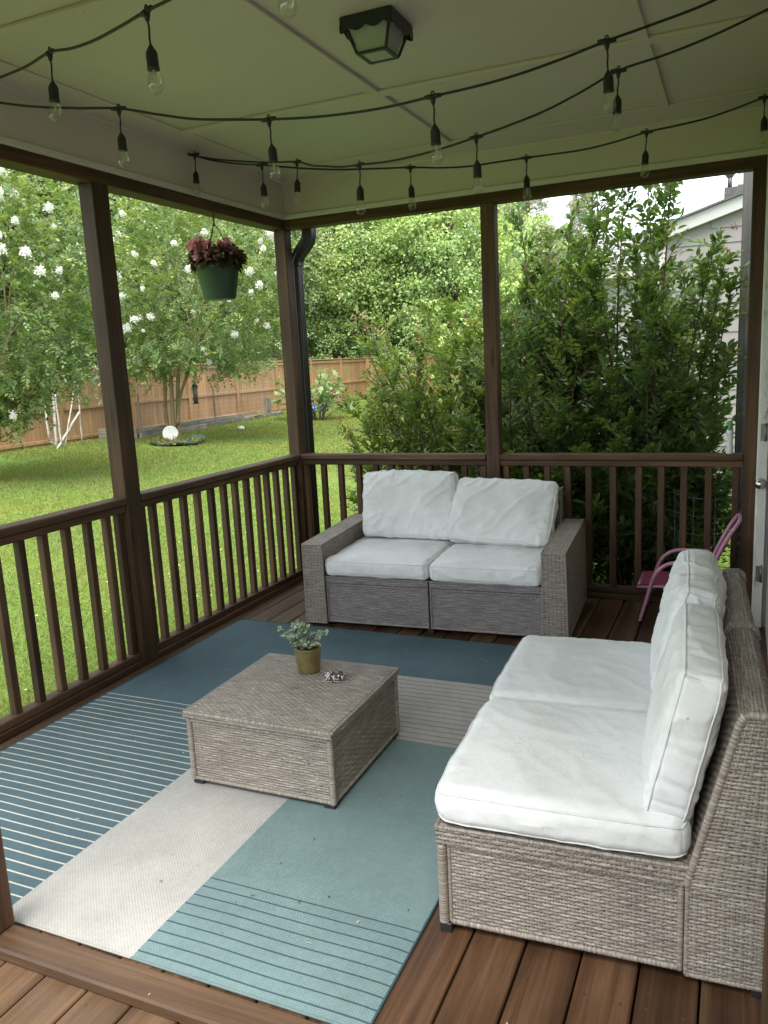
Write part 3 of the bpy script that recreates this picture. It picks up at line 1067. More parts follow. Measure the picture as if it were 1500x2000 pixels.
# back cushions lean on the backs: local z = thickness pointing to the front, local y = up the back
def leaning(rot, lean, facing):
    """returns euler so that local x=width, local y=up (leaning back), local z=towards the sitter"""
    if facing == 'west':           # sitter faces -x (local frame before rot)
        X = np.array([0, -1.0, 0]); Zf = np.array([-math.cos(lean), 0, math.sin(lean)])
    else:                          # sitter faces -y
        X = np.array([1.0, 0, 0]); Zf = np.array([0, -math.cos(lean), math.sin(lean)])
    Yu = np.cross(Zf, X)
    M = Matrix(((X[0], Yu[0], Zf[0]), (X[1], Yu[1], Zf[1]), (X[2], Yu[2], Zf[2])))
    return (Matrix.Rotation(rot, 3, 'Z') @ M).to_euler()
def back_cushion(label, N, rot, facing, u, v, zb, W, H, T, lean, roll=0.0, **kw):
    e = leaning(rot, lean, facing)
    M = e.to_matrix() @ Matrix.Rotation(roll, 3, 'Z')
    base = Vector(place(N, rot, u, v, zb))
    ctr = base + M @ Vector((0, H / 2, 0))
    return cushion('back_cushion', label, 'cushion', W, H, T, ctr, M.to_euler(), group='white back cushions', **kw)
back_cushion('white back cushion with piped side edges standing on the nearest wicker chair', NEAR, ROT, 'west', 0.634, 0.335, 0.393, 0.60, 0.405, 0.112, R(12.5), bulge=0.022, wr=0.003, seed=3, lump=0.005, edge_r=0.026, crease=.006)
back_cushion('slumped white back cushion with a puckered top on the second wicker chair', P2, ROT, 'west', 0.640, 0.335, 0.395, 0.62, 0.415, 0.122, R(13), roll=R(1), bulge=0.032, wr=0.006, seed=4, lump=0.010, edge_r=0.04, crease=.007)

# ------------------------------------------------------------------ loveseat at the back
SO, SROT = (1.315, -0.923), R(3.0)
def loveseat():
    t = thing('loveseat', 'two seat wicker loveseat with wide arms in front of the back railing', 'sofa', (SO[0], SO[1], 0), SROT)
    hw = 0.648
    for s, y0 in ((-1, 0), (1, 0)):
        m = MB()
        xa, xb = (-hw, -0.004) if s < 0 else (0.004, hw)
        panel(m, (xa, 0.008, 0.035), (xb, 0.008, 0.035), (xb, 0.008, 0.262), (xa, 0.008, 0.262), pr=0.0100, pc=0.0195, sub=(6, 5))
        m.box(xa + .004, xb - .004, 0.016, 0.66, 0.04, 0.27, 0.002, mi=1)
        for x in (xa + .006, xb - .006):
            wrap_edge(m, [(x, 0.008, 0.03), (x, 0.008, 0.264)], 0.007)
        wrap_edge(m, [(xa, 0.008, 0.264), (xb, 0.008, 0.264)], 0.007, 0.01)
        wrap_edge(m, [(xa, 0.008, 0.034), (xb, 0.008, 0.034)], 0.007, 0.01)
        m.build('seat_base', [M_WICKD, M_DARK], t)
        m = MB()
        panel(m, (xa, 0.0, 0.274), (xb, 0.0, 0.274), (xb, 0.0, 0.312), (xa, 0.0, 0.312), sub=(6, 5))
        panel(m, (xa, 0.0, 0.312), (xb, 0.0, 0.312), (xb, 0.66, 0.312), (xa, 0.66, 0.312), sub=(3, 3))
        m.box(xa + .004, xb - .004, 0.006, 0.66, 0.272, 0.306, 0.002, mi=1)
        wrap_edge(m, [(xa, 0.0, 0.312), (xb, 0.0, 0.312)], 0.005, 0.011)
        m.build('seat_deck', [M_WICKD, M_DARK], t)
        m = MB()
        za, zb = 0.03, 0.735
        panel(m, (xa, 0.665, 0.30), (xb, 0.665, 0.30), (xb, 0.735, zb), (xa, 0.735, zb), sub=(6, 5))
        panel(m, (xa, 0.735, zb), (xb, 0.735, zb), (xb, 0.80, zb), (xa, 0.80, zb), sub=(6, 5))
        panel(m, (xb, 0.81, za), (xa, 0.81, za), (xa, 0.80, zb), (xb, 0.80, zb), sub=(3, 3))
        for x, fl in ((xa, False), (xb, True)):
            q = [(x, 0.665, 0.30), (x, 0.81, 0.30), (x, 0.80, zb), (x, 0.735, zb)]
            if not fl:
                q = [q[1], q[0], q[3], q[2]]
            panel(m, *q, sub=(6, 5))
            wrap_edge(m, [(x, 0.66, 0.30), (x, 0.735, zb), (x, 0.80, zb)], 0.006, 0.0105)
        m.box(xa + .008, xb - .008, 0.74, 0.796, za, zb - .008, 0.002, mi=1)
        m.build('backrest', [M_WICKD, M_DARK], t)
    for s in (-1, 1):
        # arms: flat sloping tops, slightly wider at the base
        xi0, xo0 = s * (hw + .004), s * (hw + 0.138)
        xi1, xo1 = s * (hw + .004), s * (hw + 0.128)
        f0, f1 = -0.010, -0.024
        k0, k1 = 0.80, 0.80
        zt0, zt1 = 0.512, 0.535
        z0 = 0.022
        if s < 0:
            a0, b0, a1, b1 = xo0, xi0, xo1, xi1
        else:
            a0, b0, a1, b1 = xi0, xo0, xi1, xo1
        m = MB()
        panel(m, (a0, f0, z0), (b0, f0, z0), (b1, f1, zt0), (a1, f1, zt0), sub=(7, 6), pc=0.023)
        panel(m, (a1, f1, zt0), (b1, f1, zt0), (b1, k1, zt1), (a1, k1, zt1), sub=(7, 6), pr=0.0115)
        panel(m, (a0, k0, z0), (a0, f0, z0), (a1, f1, zt0), (a1, k1, zt1), sub=(6, 5))
        panel(m, (b0, f0, z0), (b0, k0, z0), (b1, k1, zt1), (b1, f1, zt0), sub=(6, 5))
        panel(m, (b0, k0, z0), (a0, k0, z0), (a1, k1, zt1), (b1, k1, zt1), sub=(3, 3))
        for x0, x1 in ((a0, a1), (b0, b1)):
            wrap_edge(m, [(x0, f0 + .003, z0), (x1, f1 + .003, zt0)], 0.006, 0.0105)
            wrap_edge(m, [(x1, f1, zt0 - .002), (x1, k1, zt1 - .002)], 0.006, 0.0105)
            wrap_edge(m, [(x0, f0, z0 + .003), (x0, k0, z0 + .003)], 0.006, 0.0105)
            wrap_edge(m, [(x0, k0, z0 + .003), (x1, k1, zt1)], 0.006, 0.0105)
        wrap_edge(m, [(a1, f1, zt0 - .002), (b1, f1, zt0 - .002)], 0.006, 0.0105)
        wrap_edge(m, [(a0, f0, z0 + .003), (b0, f0, z0 + .003)], 0.006, 0.0105)
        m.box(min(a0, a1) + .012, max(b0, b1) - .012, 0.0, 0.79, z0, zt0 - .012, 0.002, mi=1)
        m.build('arm', [M_WICK if s < 0 else M_WICK, M_DARK], t)
    for x in (-0.75, 0.75, 0.0):
        for y in (0.03, 0.77):
            m = MB(); m.box(x - .02, x + .02, y - .02, y + .02, 0, 0.033, 0.003); m.build('foot', M_DARK, t)
loveseat()
cushion('seat_cushion', 'left white seat cushion on the loveseat, beside the arm next to the lawn railing', 'cushion', 0.65, 0.66, 0.105, place(SO, SROT, -0.325, 0.315, 0.318), (0, 0, SROT), bulge=0.016, wr=0.003, seed=5, lump=0.006, edge_r=0.03, group='white seat cushions')
cushion('seat_cushion', 'right white seat cushion on the loveseat, in front of the tilted back cushion', 'cushion', 0.645, 0.66, 0.105, place(SO, SROT, 0.328, 0.305, 0.317), (0, 0, SROT), bulge=0.016, wr=0.003, seed=6, lump=0.006, edge_r=0.03, group='white seat cushions')
back_cushion('upright creased white back cushion on the left side of the loveseat', SO, SROT, 'south', -0.295, 0.600, 0.435, 0.615, 0.42, 0.11, R(9), roll=R(-0.5), bulge=0.022, wr=0.005, seed=7, lump=0.007, edge_r=0.024, crease=.005)
back_cushion('lower tilted white back cushion with a grey smudge on the right side of the loveseat', SO, SROT, 'south', 0.312, 0.475, 0.420, 0.63, 0.405, 0.10, R(29), roll=R(-2.5), bulge=0.020, wr=0.005, seed=8, lump=0.007, edge_r=0.024, skew=0.05, crease=.005)

# ------------------------------------------------------------------ coffee table
TB, TROT, TS = (1.03, -2.787), R(0.5), 0.62
def table():
    t = thing('coffee_table', 'low square wicker coffee table standing on the rug', 'table', (TB[0], TB[1], 0), TROT)
    S = TS
    m = MB()
    z0, z1 = 0.028, 0.268
    a, b_ = 0.012, S - 0.012
    panel(m, (a + .0135, a, z0), (b_ - .0135, a, z0), (b_ - .0135, a, z1), (a + .0135, a, z1))
    panel(m, (b_, a + .0135, z0), (b_, b_ - .0135, z0), (b_, b_ - .0135, z1), (b_, a + .0135, z1))
    panel(m, (b_ - .0135, b_, z0), (a + .0135, b_, z0), (a + .0135, b_, z1), (b_ - .0135, b_, z1))
    panel(m, (a, b_ - .0135, z0), (a, a + .0135, z0), (a, a + .0135, z1), (a, b_ - .0135, z1))
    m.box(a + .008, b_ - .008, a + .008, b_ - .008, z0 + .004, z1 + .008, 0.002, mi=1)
    m.build('side_panels', [M_WICK, M_DARK], t)
    m = MB()
    for x in (0.012, S - .012):
        for y in (0.012, S - .012):
            wrap_edge(m, [(x, y, 0.026), (x, y, 0.272)], 0.0125)
    for p, q in (((.02, .011), (S - .02, .011)), ((S - .011, .02), (S - .011, S - .02)), ((.02, S - .011), (S - .02, S - .011)), ((.011, .02), (.011, S - .02))):
        for z in (0.032, 0.268):
            wrap_edge(m, [(*p, z), (*q, z)], 0.008, 0.0105)
    m.build('edge_wrap', M_WICK, t)
    m = MB()
    zt = 0.306
    e = -0.004
    f = S + .004
    panel(m, (e + .01, e + .01, zt), (f - .01, e + .01, zt), (f - .01, f - .01, zt), (e + .01, f - .01, zt), pr=0.0115, pc=0.0160, amp=0.0026, sub=(8, 7))
    for p, q in (((e, e), (f, e)), ((f, e), (f, f)), ((f, f), (e, f)), ((e, f), (e, e))):
        panel(m, (*p, 0.279), (*q, 0.279), (*q, 0.300), (*p, 0.300), pr=0.0105)
        wrap_edge(m, [(*(np.array(p) + (np.array([f / 2, f / 2]) - p) * .012), 0.3005), (*(np.array(q) + (np.array([f / 2, f / 2]) - q) * .012), 0.3005)], 0.0075, 0.0125)
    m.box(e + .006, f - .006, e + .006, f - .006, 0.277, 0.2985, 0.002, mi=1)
    m.build('lid', [M_WICK, M_DARK], t)
    for x in (0.03, S - .03):
        for y in (0.03, S - .03):
            m = MB(); m.box(x - .023, x + .023, y - .023, y + .023, 0.009, 0.03, 0.003); m.build('foot', M_DARK, t)
table()

# ------------------------------------------------------------------ rug
def rugmat(name, c, c2, sc=230.0, amt=0.5):
    m, nt, b = new_mat(name)
    co = objco(nt)
    w1 = nt.nodes.new('ShaderNodeTexWave')
    w1.wave_type = 'BANDS'; w1.bands_direction = 'DIAGONAL'
    w1.inputs['Scale'].default_value = sc * .28
    w1.inputs['Distortion'].default_value = 1.2
    lk(nt, scaled(nt, co, (1, 1, 0)), w1.inputs['Vector'])
    w2 = nt.nodes.new('ShaderNodeTexWave')
    w2.wave_type = 'BANDS'; w2.bands_direction = 'Y'
    w2.inputs['Scale'].default_value = sc * .22
    w2.inputs['Distortion'].default_value = .6
    lk(nt, co, w2.inputs['Vector'])
    h = math_n(nt, 'MULTIPLY', w1.outputs['Fac'], w2.outputs['Fac'])
    n = noise(nt, co, 3.5, 5, 0.65)
    n2 = noise(nt, co, 60, 3, 0.6)
    col = mixc(nt, h, c2, c)
    col = mixc(nt, amt, col, ramp(nt, n, [(0.28, (0.66, 0.66, 0.66)), (0.72, (1.16, 1.15, 1.13))]), 'MULTIPLY')
    col = mixc(nt, 0.5, col, ramp(nt, n2, [(0.3, (0.84, 0.84, 0.84)), (0.7, (1.1, 1.1, 1.1))]), 'MULTIPLY')
    lk(nt, col, b.inputs['Base Color'])
    b.inputs['Roughness'].default_value = 0.75
    b.inputs['Specular IOR Level'].default_value = 0.25
    bump(nt, b, h, 0.4, 0.002)
    return m
def rug():
    MT = [rugmat('rug_teal', (0.100, 0.158, 0.180), (0.078, 0.126, 0.146)),
          rugmat('rug_white', (0.50, 0.485, 0.45), (0.40, 0.39, 0.365), 190),
          rugmat('rug_aqua', (0.205, 0.285, 0.285), (0.155, 0.23, 0.232)),
          rugmat('rug_beige', (0.46, 0.435, 0.40), (0.36, 0.34, 0.315)),
          rugmat('rug_navy', (0.055, 0.105, 0.125), (0.045, 0.085, 0.10)),
          rugmat('rug_grey_line', (0.19, 0.17, 0.155), (0.16, 0.145, 0.13)),
          rugmat('rug_cream_line', (0.62, 0.61, 0.52), (0.54, 0.53, 0.46))]
    X0, X1, Y0, Y1 = 0.067, 2.150, -3.603, -1.0
    def stripes(y_from, y_to, base, line, start, pitch, w):
        out = []
        y = y_from
        ys = start
        while ys - w > y_to:
            out.append((y, ys, base)); out.append((ys, ys - w, line))
            y = ys - w
            ys -= pitch
        out.append((y, y_to, base))
        return out
    cols = [(X0, 0.952, [(Y1, -2.188, 0)] + stripes(-2.188, Y0, 0, 6, -2.1885, 0.0428, 0.0062)),
            (0.952, 1.18, [(Y1, -1.567, 0), (-1.567, Y0, 1)]),
            (1.18, 1.446, [(Y1, -1.567, 0)] + stripes(-1.567, -2.205, 3, 5, -1.607, 0.0435, 0.0055) + [(-2.205, Y0, 1)]),
            (1.446, X1, [(Y1, -1.567, 0)] + stripes(-1.567, -2.205, 3, 5, -1.607, 0.0435, 0.0055) + stripes(-2.205, Y0, 2, 4, -3.240, 0.0415, 0.0055))]
    m = MB()
    def zrip(x, y):
        P = np.stack([x * 1.6, y * 3.4, x * 0], 1)
        ed = np.clip(np.minimum(np.minimum(x - X0, X1 - x), np.minimum(y - Y0, Y1 - y)) / 0.05, 0, 1)
        return 0.0085 + 0.0050 * pnoise(P) * ed - 0.003 * (1 - ed) ** 2
    def yo(x, y):
        return 0.0055 * pnoise(np.stack([x * 4.0, y * 2.0, x * 0 + 3], 1)) * np.clip(np.minimum(y - Y0, Y1 - y) / .03, 0, 1)
    for x0, x1, bands in cols:
        nx = max(2, int((x1 - x0) / 0.03) + 1)
        xs = np.linspace(x0, x1, nx)
        for ya, yb, mi in bands:
            if ya - yb < 1e-5:
                continue
            ny = max(2, int((ya - yb) / 0.04) + 2)
            ys = np.linspace(ya, yb, ny)
            XX, YY = np.meshgrid(xs, ys, indexing='ij')
            x, y = XX.ravel(), YY.ravel()
            m.grid(np.stack([x, y + yo(x, y), zrip(x, y)], 1), nx, ny, mi=mi)
            # winding: grid goes x then -y, flip
            f = m.ch[-1]
            m.ch[-1] = (f[0][:, ::-1], *f[1:])
    # bound edge
    for (p, q, mi) in (((X0, Y1), (X1, Y1), 4), ((X1, Y1), (X1, Y0), 4), ((1.446, Y0), (X1, Y0), 2), ((X0, Y0), (0.952, Y0), 0), ((0.952, Y0), (1.446, Y0), 1), ((X0, Y0), (X0, Y1), 4)):
        n = 60
        P = np.stack([np.linspace(p[0], q[0], n), np.linspace(p[1], q[1], n), np.full(n, 0.0052)], 1)
        m.tube(P, 0.0042 * (0.85 + .15 * np.abs(np.sin(np.arange(n) * 1.3))), 6, mi=mi)
    tag(m.build('rug', MT), 'large outdoor rug with teal, white and aqua blocks and thin stripes', 'rug')
    # little bits of leaf and dust lying on the rug and deck
    d = MB()
    for _ in range(150):
        if random.random() < .75:
            x, y = random.uniform(.1, 2.1), random.uniform(-3.55, -1.05); z = .0125
        else:
            x, y = random.uniform(1.0, 2.9), random.uniform(-4.2, -3.25); z = .003
            if -3.74 < y < -3.63:
                z = .0405
        a = random.random() * 6.28
        L = random.uniform(.003, .010); W = random.uniform(.001, .003)
        c_, s_ = math.cos(a), math.sin(a)
        V = [(x - L * c_, y - L * s_, z), (x + W * s_, y - W * c_, z + .001), (x + L * c_, y + L * s_, z), (x - W * s_, y + W * c_, z + .0015)]
        d.add(V, [(0, 1, 2, 3)], rnd=random.random())
    m_, nt, b = new_mat('debris')
    lk(nt, ramp(nt, rnd_attr(nt), [(0.0, (0.04, 0.025, 0.015)), (0.5, (0.16, 0.10, 0.05)), (0.8, (0.5, 0.47, 0.4))]), b.inputs['Base Color'])
    tag(d.build('leaf_litter', m_), 'tiny bits of dry leaf scattered on rug and boards', 'leaf litter', kind='stuff')
rug()
# ================================================================== SMALL THINGS ON THE PORCH
# potted plant on the table
def potted():
    px, py, pz = 1.300, -2.300, 0.3095
    t = thing('potted_plant', 'small speckled plant in a gold metal pot on the coffee table', 'potted plant', (px, py, pz))
    M_GOLD, nt, b = new_mat('hammered_gold')
    co = objco(nt)
    lk(nt, ramp(nt, noise(nt, co, 25, 4), [(0.3, (0.36, 0.29, 0.12)), (0.7, (0.50, 0.42, 0.20))]), b.inputs['Base Color'])
    b.inputs['Metallic'].default_value = 0.85
    b.inputs['Roughness'].default_value = 0.36
    vo = nt.nodes.new('ShaderNodeTexVoronoi'); vo.inputs['Scale'].default_value = 90
    lk(nt, co, vo.inputs['Vector'])
    bump(nt, b, vo.outputs['Distance'], 0.25, 0.003)
    m = MB()
    m.lathe([(0.0001, 0.0), (0.044, 0.0), (0.0465, 0.003), (0.0475, 0.01), (0.0555, 0.1), (0.057, 0.105), (0.0565, 0.1065), (0.0545, 0.105), (0.0535, 0.085)], 40)
    m.build('pot', M_GOLD, t)
    m = MB()
    k = 14
    g = [(0.0001, 0.09), (0.02, 0.091), (0.04, 0.089), (0.0538, 0.087)]
    m.lathe(g[::-1], 24)
    m.build('soil', plain('potting_soil', (0.018, 0.014, 0.011), 0.95, nscale=80, namp=.5, bumpd=.003), t)
    M_L, nt, b = new_mat('speckled_leaf')
    n = noise(nt, objco(nt), 170, 2, 0.5)
    lk(nt, ramp(nt, n, [(0.46, (0.075, 0.15, 0.06)), (0.52, (0.32, 0.40, 0.26)), (0.6, (0.58, 0.62, 0.47))]), b.inputs['Base Color'])
    b.inputs['Roughness'].default_value = 0.5
    M_S = plain('green_stem', (0.12, 0.14, 0.05), 0.6)
    st, lf = MB(), MB()
    fwd = np.array([-_sy, _cy, 0]); rt = np.array([_cy, _sy, 0])
    stems = [((-.09, .02, .055), 6), ((-.07, -.05, .075), 7), ((-.055, .03, .10), 7), ((-.035, -.02, .115), 8), ((-.02, .05, .10), 6), ((.0, -.01, .105), 7),
             ((-.10, 0.0, .10), 5), ((-.045, -.06, .03), 5), ((-.06, .01, .04), 6), ((.055, .02, .075), 6), ((.085, -.01, .07), 4), ((.02, -.05, .03), 4), ((-.015, -.055, .045), 5)]
    for (a, bq, c), nl in stems:
        tip = rt * a + fwd * bq + np.array([0, 0, 0.09 + c])
        base = rt * (a * .2 - .012) + fwd * bq * .2 + np.array([0, 0, .088])
        mid = (base + tip) / 2 + np.array([0, 0, .022])
        P = catmull([base, mid, tip], 6)
        st.tube(P, 0.0014, 5)
        for i in range(nl):
            f = 0.35 + .65 * i / (nl - 1)
            p = P[int(f * (len(P) - 1))]
            for s in (-1, 1):
                d = unit(rand_dirs(1, 0.25)[0] + s * np.cross(tip - base, [0, 0, 1]) * 12)
                L = random.uniform(.018, .030)
                add_leaves(lf, [p], [d], [unit(np.array([0.2 * random.random(), -.4, 1.0]))], L, L * .78, random.random(), fold=.05, droop=.25)
    st.build('stems', M_S, t)
    lf.build('foliage', M_L, t)
potted()

# dotted scrunchie
def scrunchie():
    m = MB()
    n, k = 60, 14
    V = []
    for i in range(n):
        a = 2 * math.pi * i / n
        for j in range(k):
            q = 2 * math.pi * j / k
            r = 0.012 * (1 + .45 * math.sin(9 * a + 2 * q))
            rr = 0.020 + r * math.cos(q)
            V.append((rr * math.cos(a) * 1.25, rr * math.sin(a), 0.014 + r * math.sin(q) * .95 + .004 * math.sin(5 * a)))
    F = [(i * k + j, ((i + 1) % n) * k + j, ((i + 1) % n) * k + (j + 1) % k, i * k + (j + 1) % k) for i in range(n) for j in range(k)]
    m.add(V, F, smooth=True)
    m.tube([(0.055 * math.cos(a) + .012, 0.022 * math.sin(a) - .008, 0.0022 + .001 * math.sin(3 * a)) for a in np.linspace(0, 5.6, 40)], 0.0012, 6, mi=1)
    M_, nt, b = new_mat('dotted_cloth')
    vo = nt.nodes.new('ShaderNodeTexVoronoi'); vo.inputs['Scale'].default_value = 95
    lk(nt, objco(nt), vo.inputs['Vector'])
    lk(nt, ramp(nt, vo.outputs['Distance'], [(0.40, (0.72, 0.64, 0.64)), (0.46, (0.085, 0.05, 0.048))]), b.inputs['Base Color'])
    b.inputs['Roughness'].default_value = 0.7
    o = m.build('hair_scrunchie', [M_, plain('clear_band', (0.5, 0.45, 0.42), 0.3)])
    o.location = (1.450, -2.355, 0.3095)
    o.rotation_euler = (0, 0, .3)
    tag(o, 'crumpled brown hair scrunchie with white dots lying beside the gold pot', 'hair scrunchie')
scrunchie()

# bottle on the back rail
def bottle():
    t = thing('spray_bottle', 'slim white bottle with a green cap on the back railing', 'bottle', (2.868, 0.028, 0.9305))
    m = MB()
    m.lathe([(0.0001, 0), (0.019, 0), (0.0208, 0.004), (0.0205, 0.02), (0.0175, 0.055), (0.0160, 0.080), (0.0172, 0.105), (0.0195, 0.125), (0.0185, 0.136), (0.013, 0.140), (0.0001, 0.1405)], 32)
    m.build('body', plain('white_plastic', (0.74, 0.75, 0.74), 0.35, nscale=8, namp=.03), t)
    m = MB()
    m.lathe([(0.0165, 0.1408), (0.0168, 0.147), (0.0155, 0.150), (0.0125, 0.165), (0.0115, 0.188), (0.0100, 0.192), (0.0001, 0.1925)], 28)
    m.build('cap', plain('green_plastic', (0.10, 0.33, 0.045), 0.35, nscale=8, namp=.05), t)
bottle()

# pink child's chair
def pink_chair():
    t = thing('toy_chair', 'small pink child chair with tube frame and cloth seat in the back corner', 'child chair', (2.42, -0.42, 0))
    M_T = plain('pink_tube', (0.46, 0.22, 0.30), 0.35, nscale=12, namp=.06)
    M_C = plain('magenta_mesh', (0.30, 0.045, 0.125), 0.75, nscale=40, namp=.12, bumpd=.001)
    r = 0.0105
    for y in (0.0, 0.318):
        m = MB()
        m.tube(catmull([(0, y, 0.0105), (0.03, y, 0.12), (0.060, y, 0.237), (0.088, y, 0.306), (0.135, y, 0.351), (0.19, y, 0.370), (0.27, y, 0.372), (0.36, y, 0.370)], 7), r, 10)
        m.build('arm', M_T, t)
        m = MB()
        m.tube(catmull([(0.55, y, 0.0105), (0.49, y, 0.12), (0.43, y, 0.235), (0.36, y, 0.32)], 6), r, 10)
        m.build('leg', M_T, t)
        for x, nm in ((0.0, 'foot_cap'), (0.55, 'foot_cap')):
            m = MB(); m.lathe([(0.0001, 0), (.0125, 0), (.0125, .014), (.0108, .016)], 12, (x, y, 0)); m.build(nm, M_DARK, t)
    m = MB()
    bp = [(0.335, 0.022, 0.24), (0.40, 0.022, 0.40), (0.455, 0.022, 0.52), (0.495, 0.03, 0.585), (0.512, 0.07, 0.608), (0.514, 0.16, 0.612), (0.512, 0.248, 0.608), (0.495, 0.288, 0.585), (0.455, 0.296, 0.52), (0.40, 0.296, 0.40), (0.335, 0.296, 0.24)]
    m.tube(catmull(bp, 6), r, 10)
    m.build('back_frame', M_T, t)
    m = MB()
    for y in (0.022, 0.296):
        m.tube([(-0.012, y, 0.212), (0.10, y, 0.222), (0.335, y, 0.226)], r * .9, 10)
    m.tube([(-0.012, 0.022, 0.212), (-0.012, 0.296, 0.212)], r * .9, 10)
    m.build('seat_frame', M_T, t)
    def sling(nm, path, y0, y1, sag):
        m = MB()
        P = catmull(path, 8)
        ny = 12
        ys = np.linspace(y0, y1, ny)
        V = []
        for p in P:
            for y in ys:
                q = (y - y0) / (y1 - y0) * 2 - 1
                V.append((p[0] + sag[0] * (1 - q * q), y, p[2] + sag[1] * (1 - q * q)))
        V = np.array(V)
        m.grid(V, len(P), ny)
        m.grid(V + np.array([0.0, 0, -.004]), len(P), ny)
        f = m.ch[-1]; m.ch[-1] = (f[0][:, ::-1], *f[1:])
        m.build(nm, M_C, t)
    sling('seat', [(-0.022, 0, 0.200), (-0.014, 0, 0.226), (0.10, 0, 0.236), (0.24, 0, 0.234), (0.335, 0, 0.238)], 0.012, 0.306, (0, -.016))
    sling('back', [(0.352, 0, 0.27), (0.40, 0, 0.39), (0.445, 0, 0.485)], 0.012, 0.306, (.018, -.004))
pink_chair()

# hanging basket
def basket():
    bx, by = -0.03, -0.79
    t = thing('hanging_basket', 'green plastic hanging basket of pink begonias under the left beam', 'hanging basket', (bx, by, 1.985))
    m = MB()
    m.lathe([(0.0001, 0), (0.094, 0), (0.098, 0.006), (0.128, 0.172), (0.136, 0.174), (0.138, 0.200), (0.134, 0.202), (0.128, 0.196), (0.12, 0.17)], 40)
    m.build('pot', plain('dark_green_plastic', (0.040, 0.072, 0.050), 0.42, nscale=6, namp=.1), t)
    m = MB(); m.lathe([(0.1245, 0.178), (0.05, 0.19), (0.0001, 0.192)], 24); m.build('soil', plain('basket_soil', (0.02, 0.015, 0.012), .95, nscale=60, namp=.4), t)
    m = MB()
    top = np.array([0.0, 0.0, 0.475])
    for a in (0.6, 2.7, 4.8):
        m.tube([(0.133 * math.cos(a), 0.133 * math.sin(a), 0.195), (0.05 * math.cos(a), .05 * math.sin(a), 0.36), (0.006 * math.cos(a), .006 * math.sin(a), 0.44)], 0.0028, 6)
    m.box(-.006, .006, -.004, .004, 0.43, 0.50, .002)
    m.tube(catmull([(0, 0, .495), (0.008, 0, .515), (0.02, 0, .52), (0.031, 0, .525), (.036, 0, .55)], 5), 0.0028, 6)
    m.build('hanger', plain('black_green_plastic', (0.012, 0.03, 0.022), .4), t)
    # foliage
    M_BL = leafmat('begonia_leaf', [(0, (0.035, 0.028, 0.02)), (0.5, (0.085, 0.05, 0.035)), (0.8, (0.11, 0.11, 0.05)), (1, (0.20, 0.21, 0.16))], trans=0.15, rough=0.3, nscale=8, shiftamt=.2)
    m = MB()
    n = 210
    th = rng.random(n) * 2 * np.pi
    rr = 0.135 * np.sqrt(rng.random(n))
    P = np.stack([rr * np.cos(th), rr * np.sin(th), 0.20 + 0.13 * rng.random(n) * (1 - .45 * (rr / .135) ** 2)], 1)
    D = unit(np.stack([np.cos(th), np.sin(th), rng.normal(size=n) * .35], 1) + 0.5 * rand_dirs(n))
    U = unit(np.array([0, 0, 1.0]) + .8 * rand_dirs(n))
    L = rng.uniform(.04, .07, n)
    add_leaves(m, P, D, U, L, L * .85, rng.random(n), fold=.12, droop=.3)
    n = 46
    th = rng.random(n) * 2 * np.pi
    P = np.stack([.115 * np.cos(th), .115 * np.sin(th), .19 + .05 * rng.random(n)], 1)
    D = unit(np.stack([np.cos(th), np.sin(th), -0.4 - rng.random(n)], 1))
    add_leaves(m, P, D, np.stack([np.cos(th), np.sin(th), th * 0 + .6], 1), .06, .05, rng.random(n), droop=.2)
    m.build('foliage', M_BL, t)
    M_PF = leafmat('pink_petal', [(0, (0.55, 0.16, 0.24)), (0.6, (0.74, 0.36, 0.42)), (1, (0.85, 0.60, 0.62))], trans=0.3, rough=.5, nscale=10, shiftamt=.1, tcol=(1.2, .8, .9))
    m = MB()
    vdir = -np.array([CAM[0] - bx, CAM[1] - by, 0]); vdir /= np.linalg.norm(vdir)
    for c in range(95):
        a = random.random() * 6.28
        rad = random.uniform(.03, .15)
        if random.random() < .45:
            a = math.atan2(-_sy, -_cy) + random.gauss(0, .6)      # more on the side away from the house
            rad = random.uniform(.09, .16)
        ctr = np.array([rad * math.cos(a), rad * math.sin(a), random.uniform(.27, .375) - rad * .28])
        k = 7
        dd = rand_dirs(k, .3)
        add_leaves(m, ctr + dd * .004, dd, rand_dirs(k), rng.uniform(.024, .036, k), .026, rng.random(k), fold=.05, droop=.15)
    tag(m.build('flowers', M_PF, t), kind='stuff')
basket()

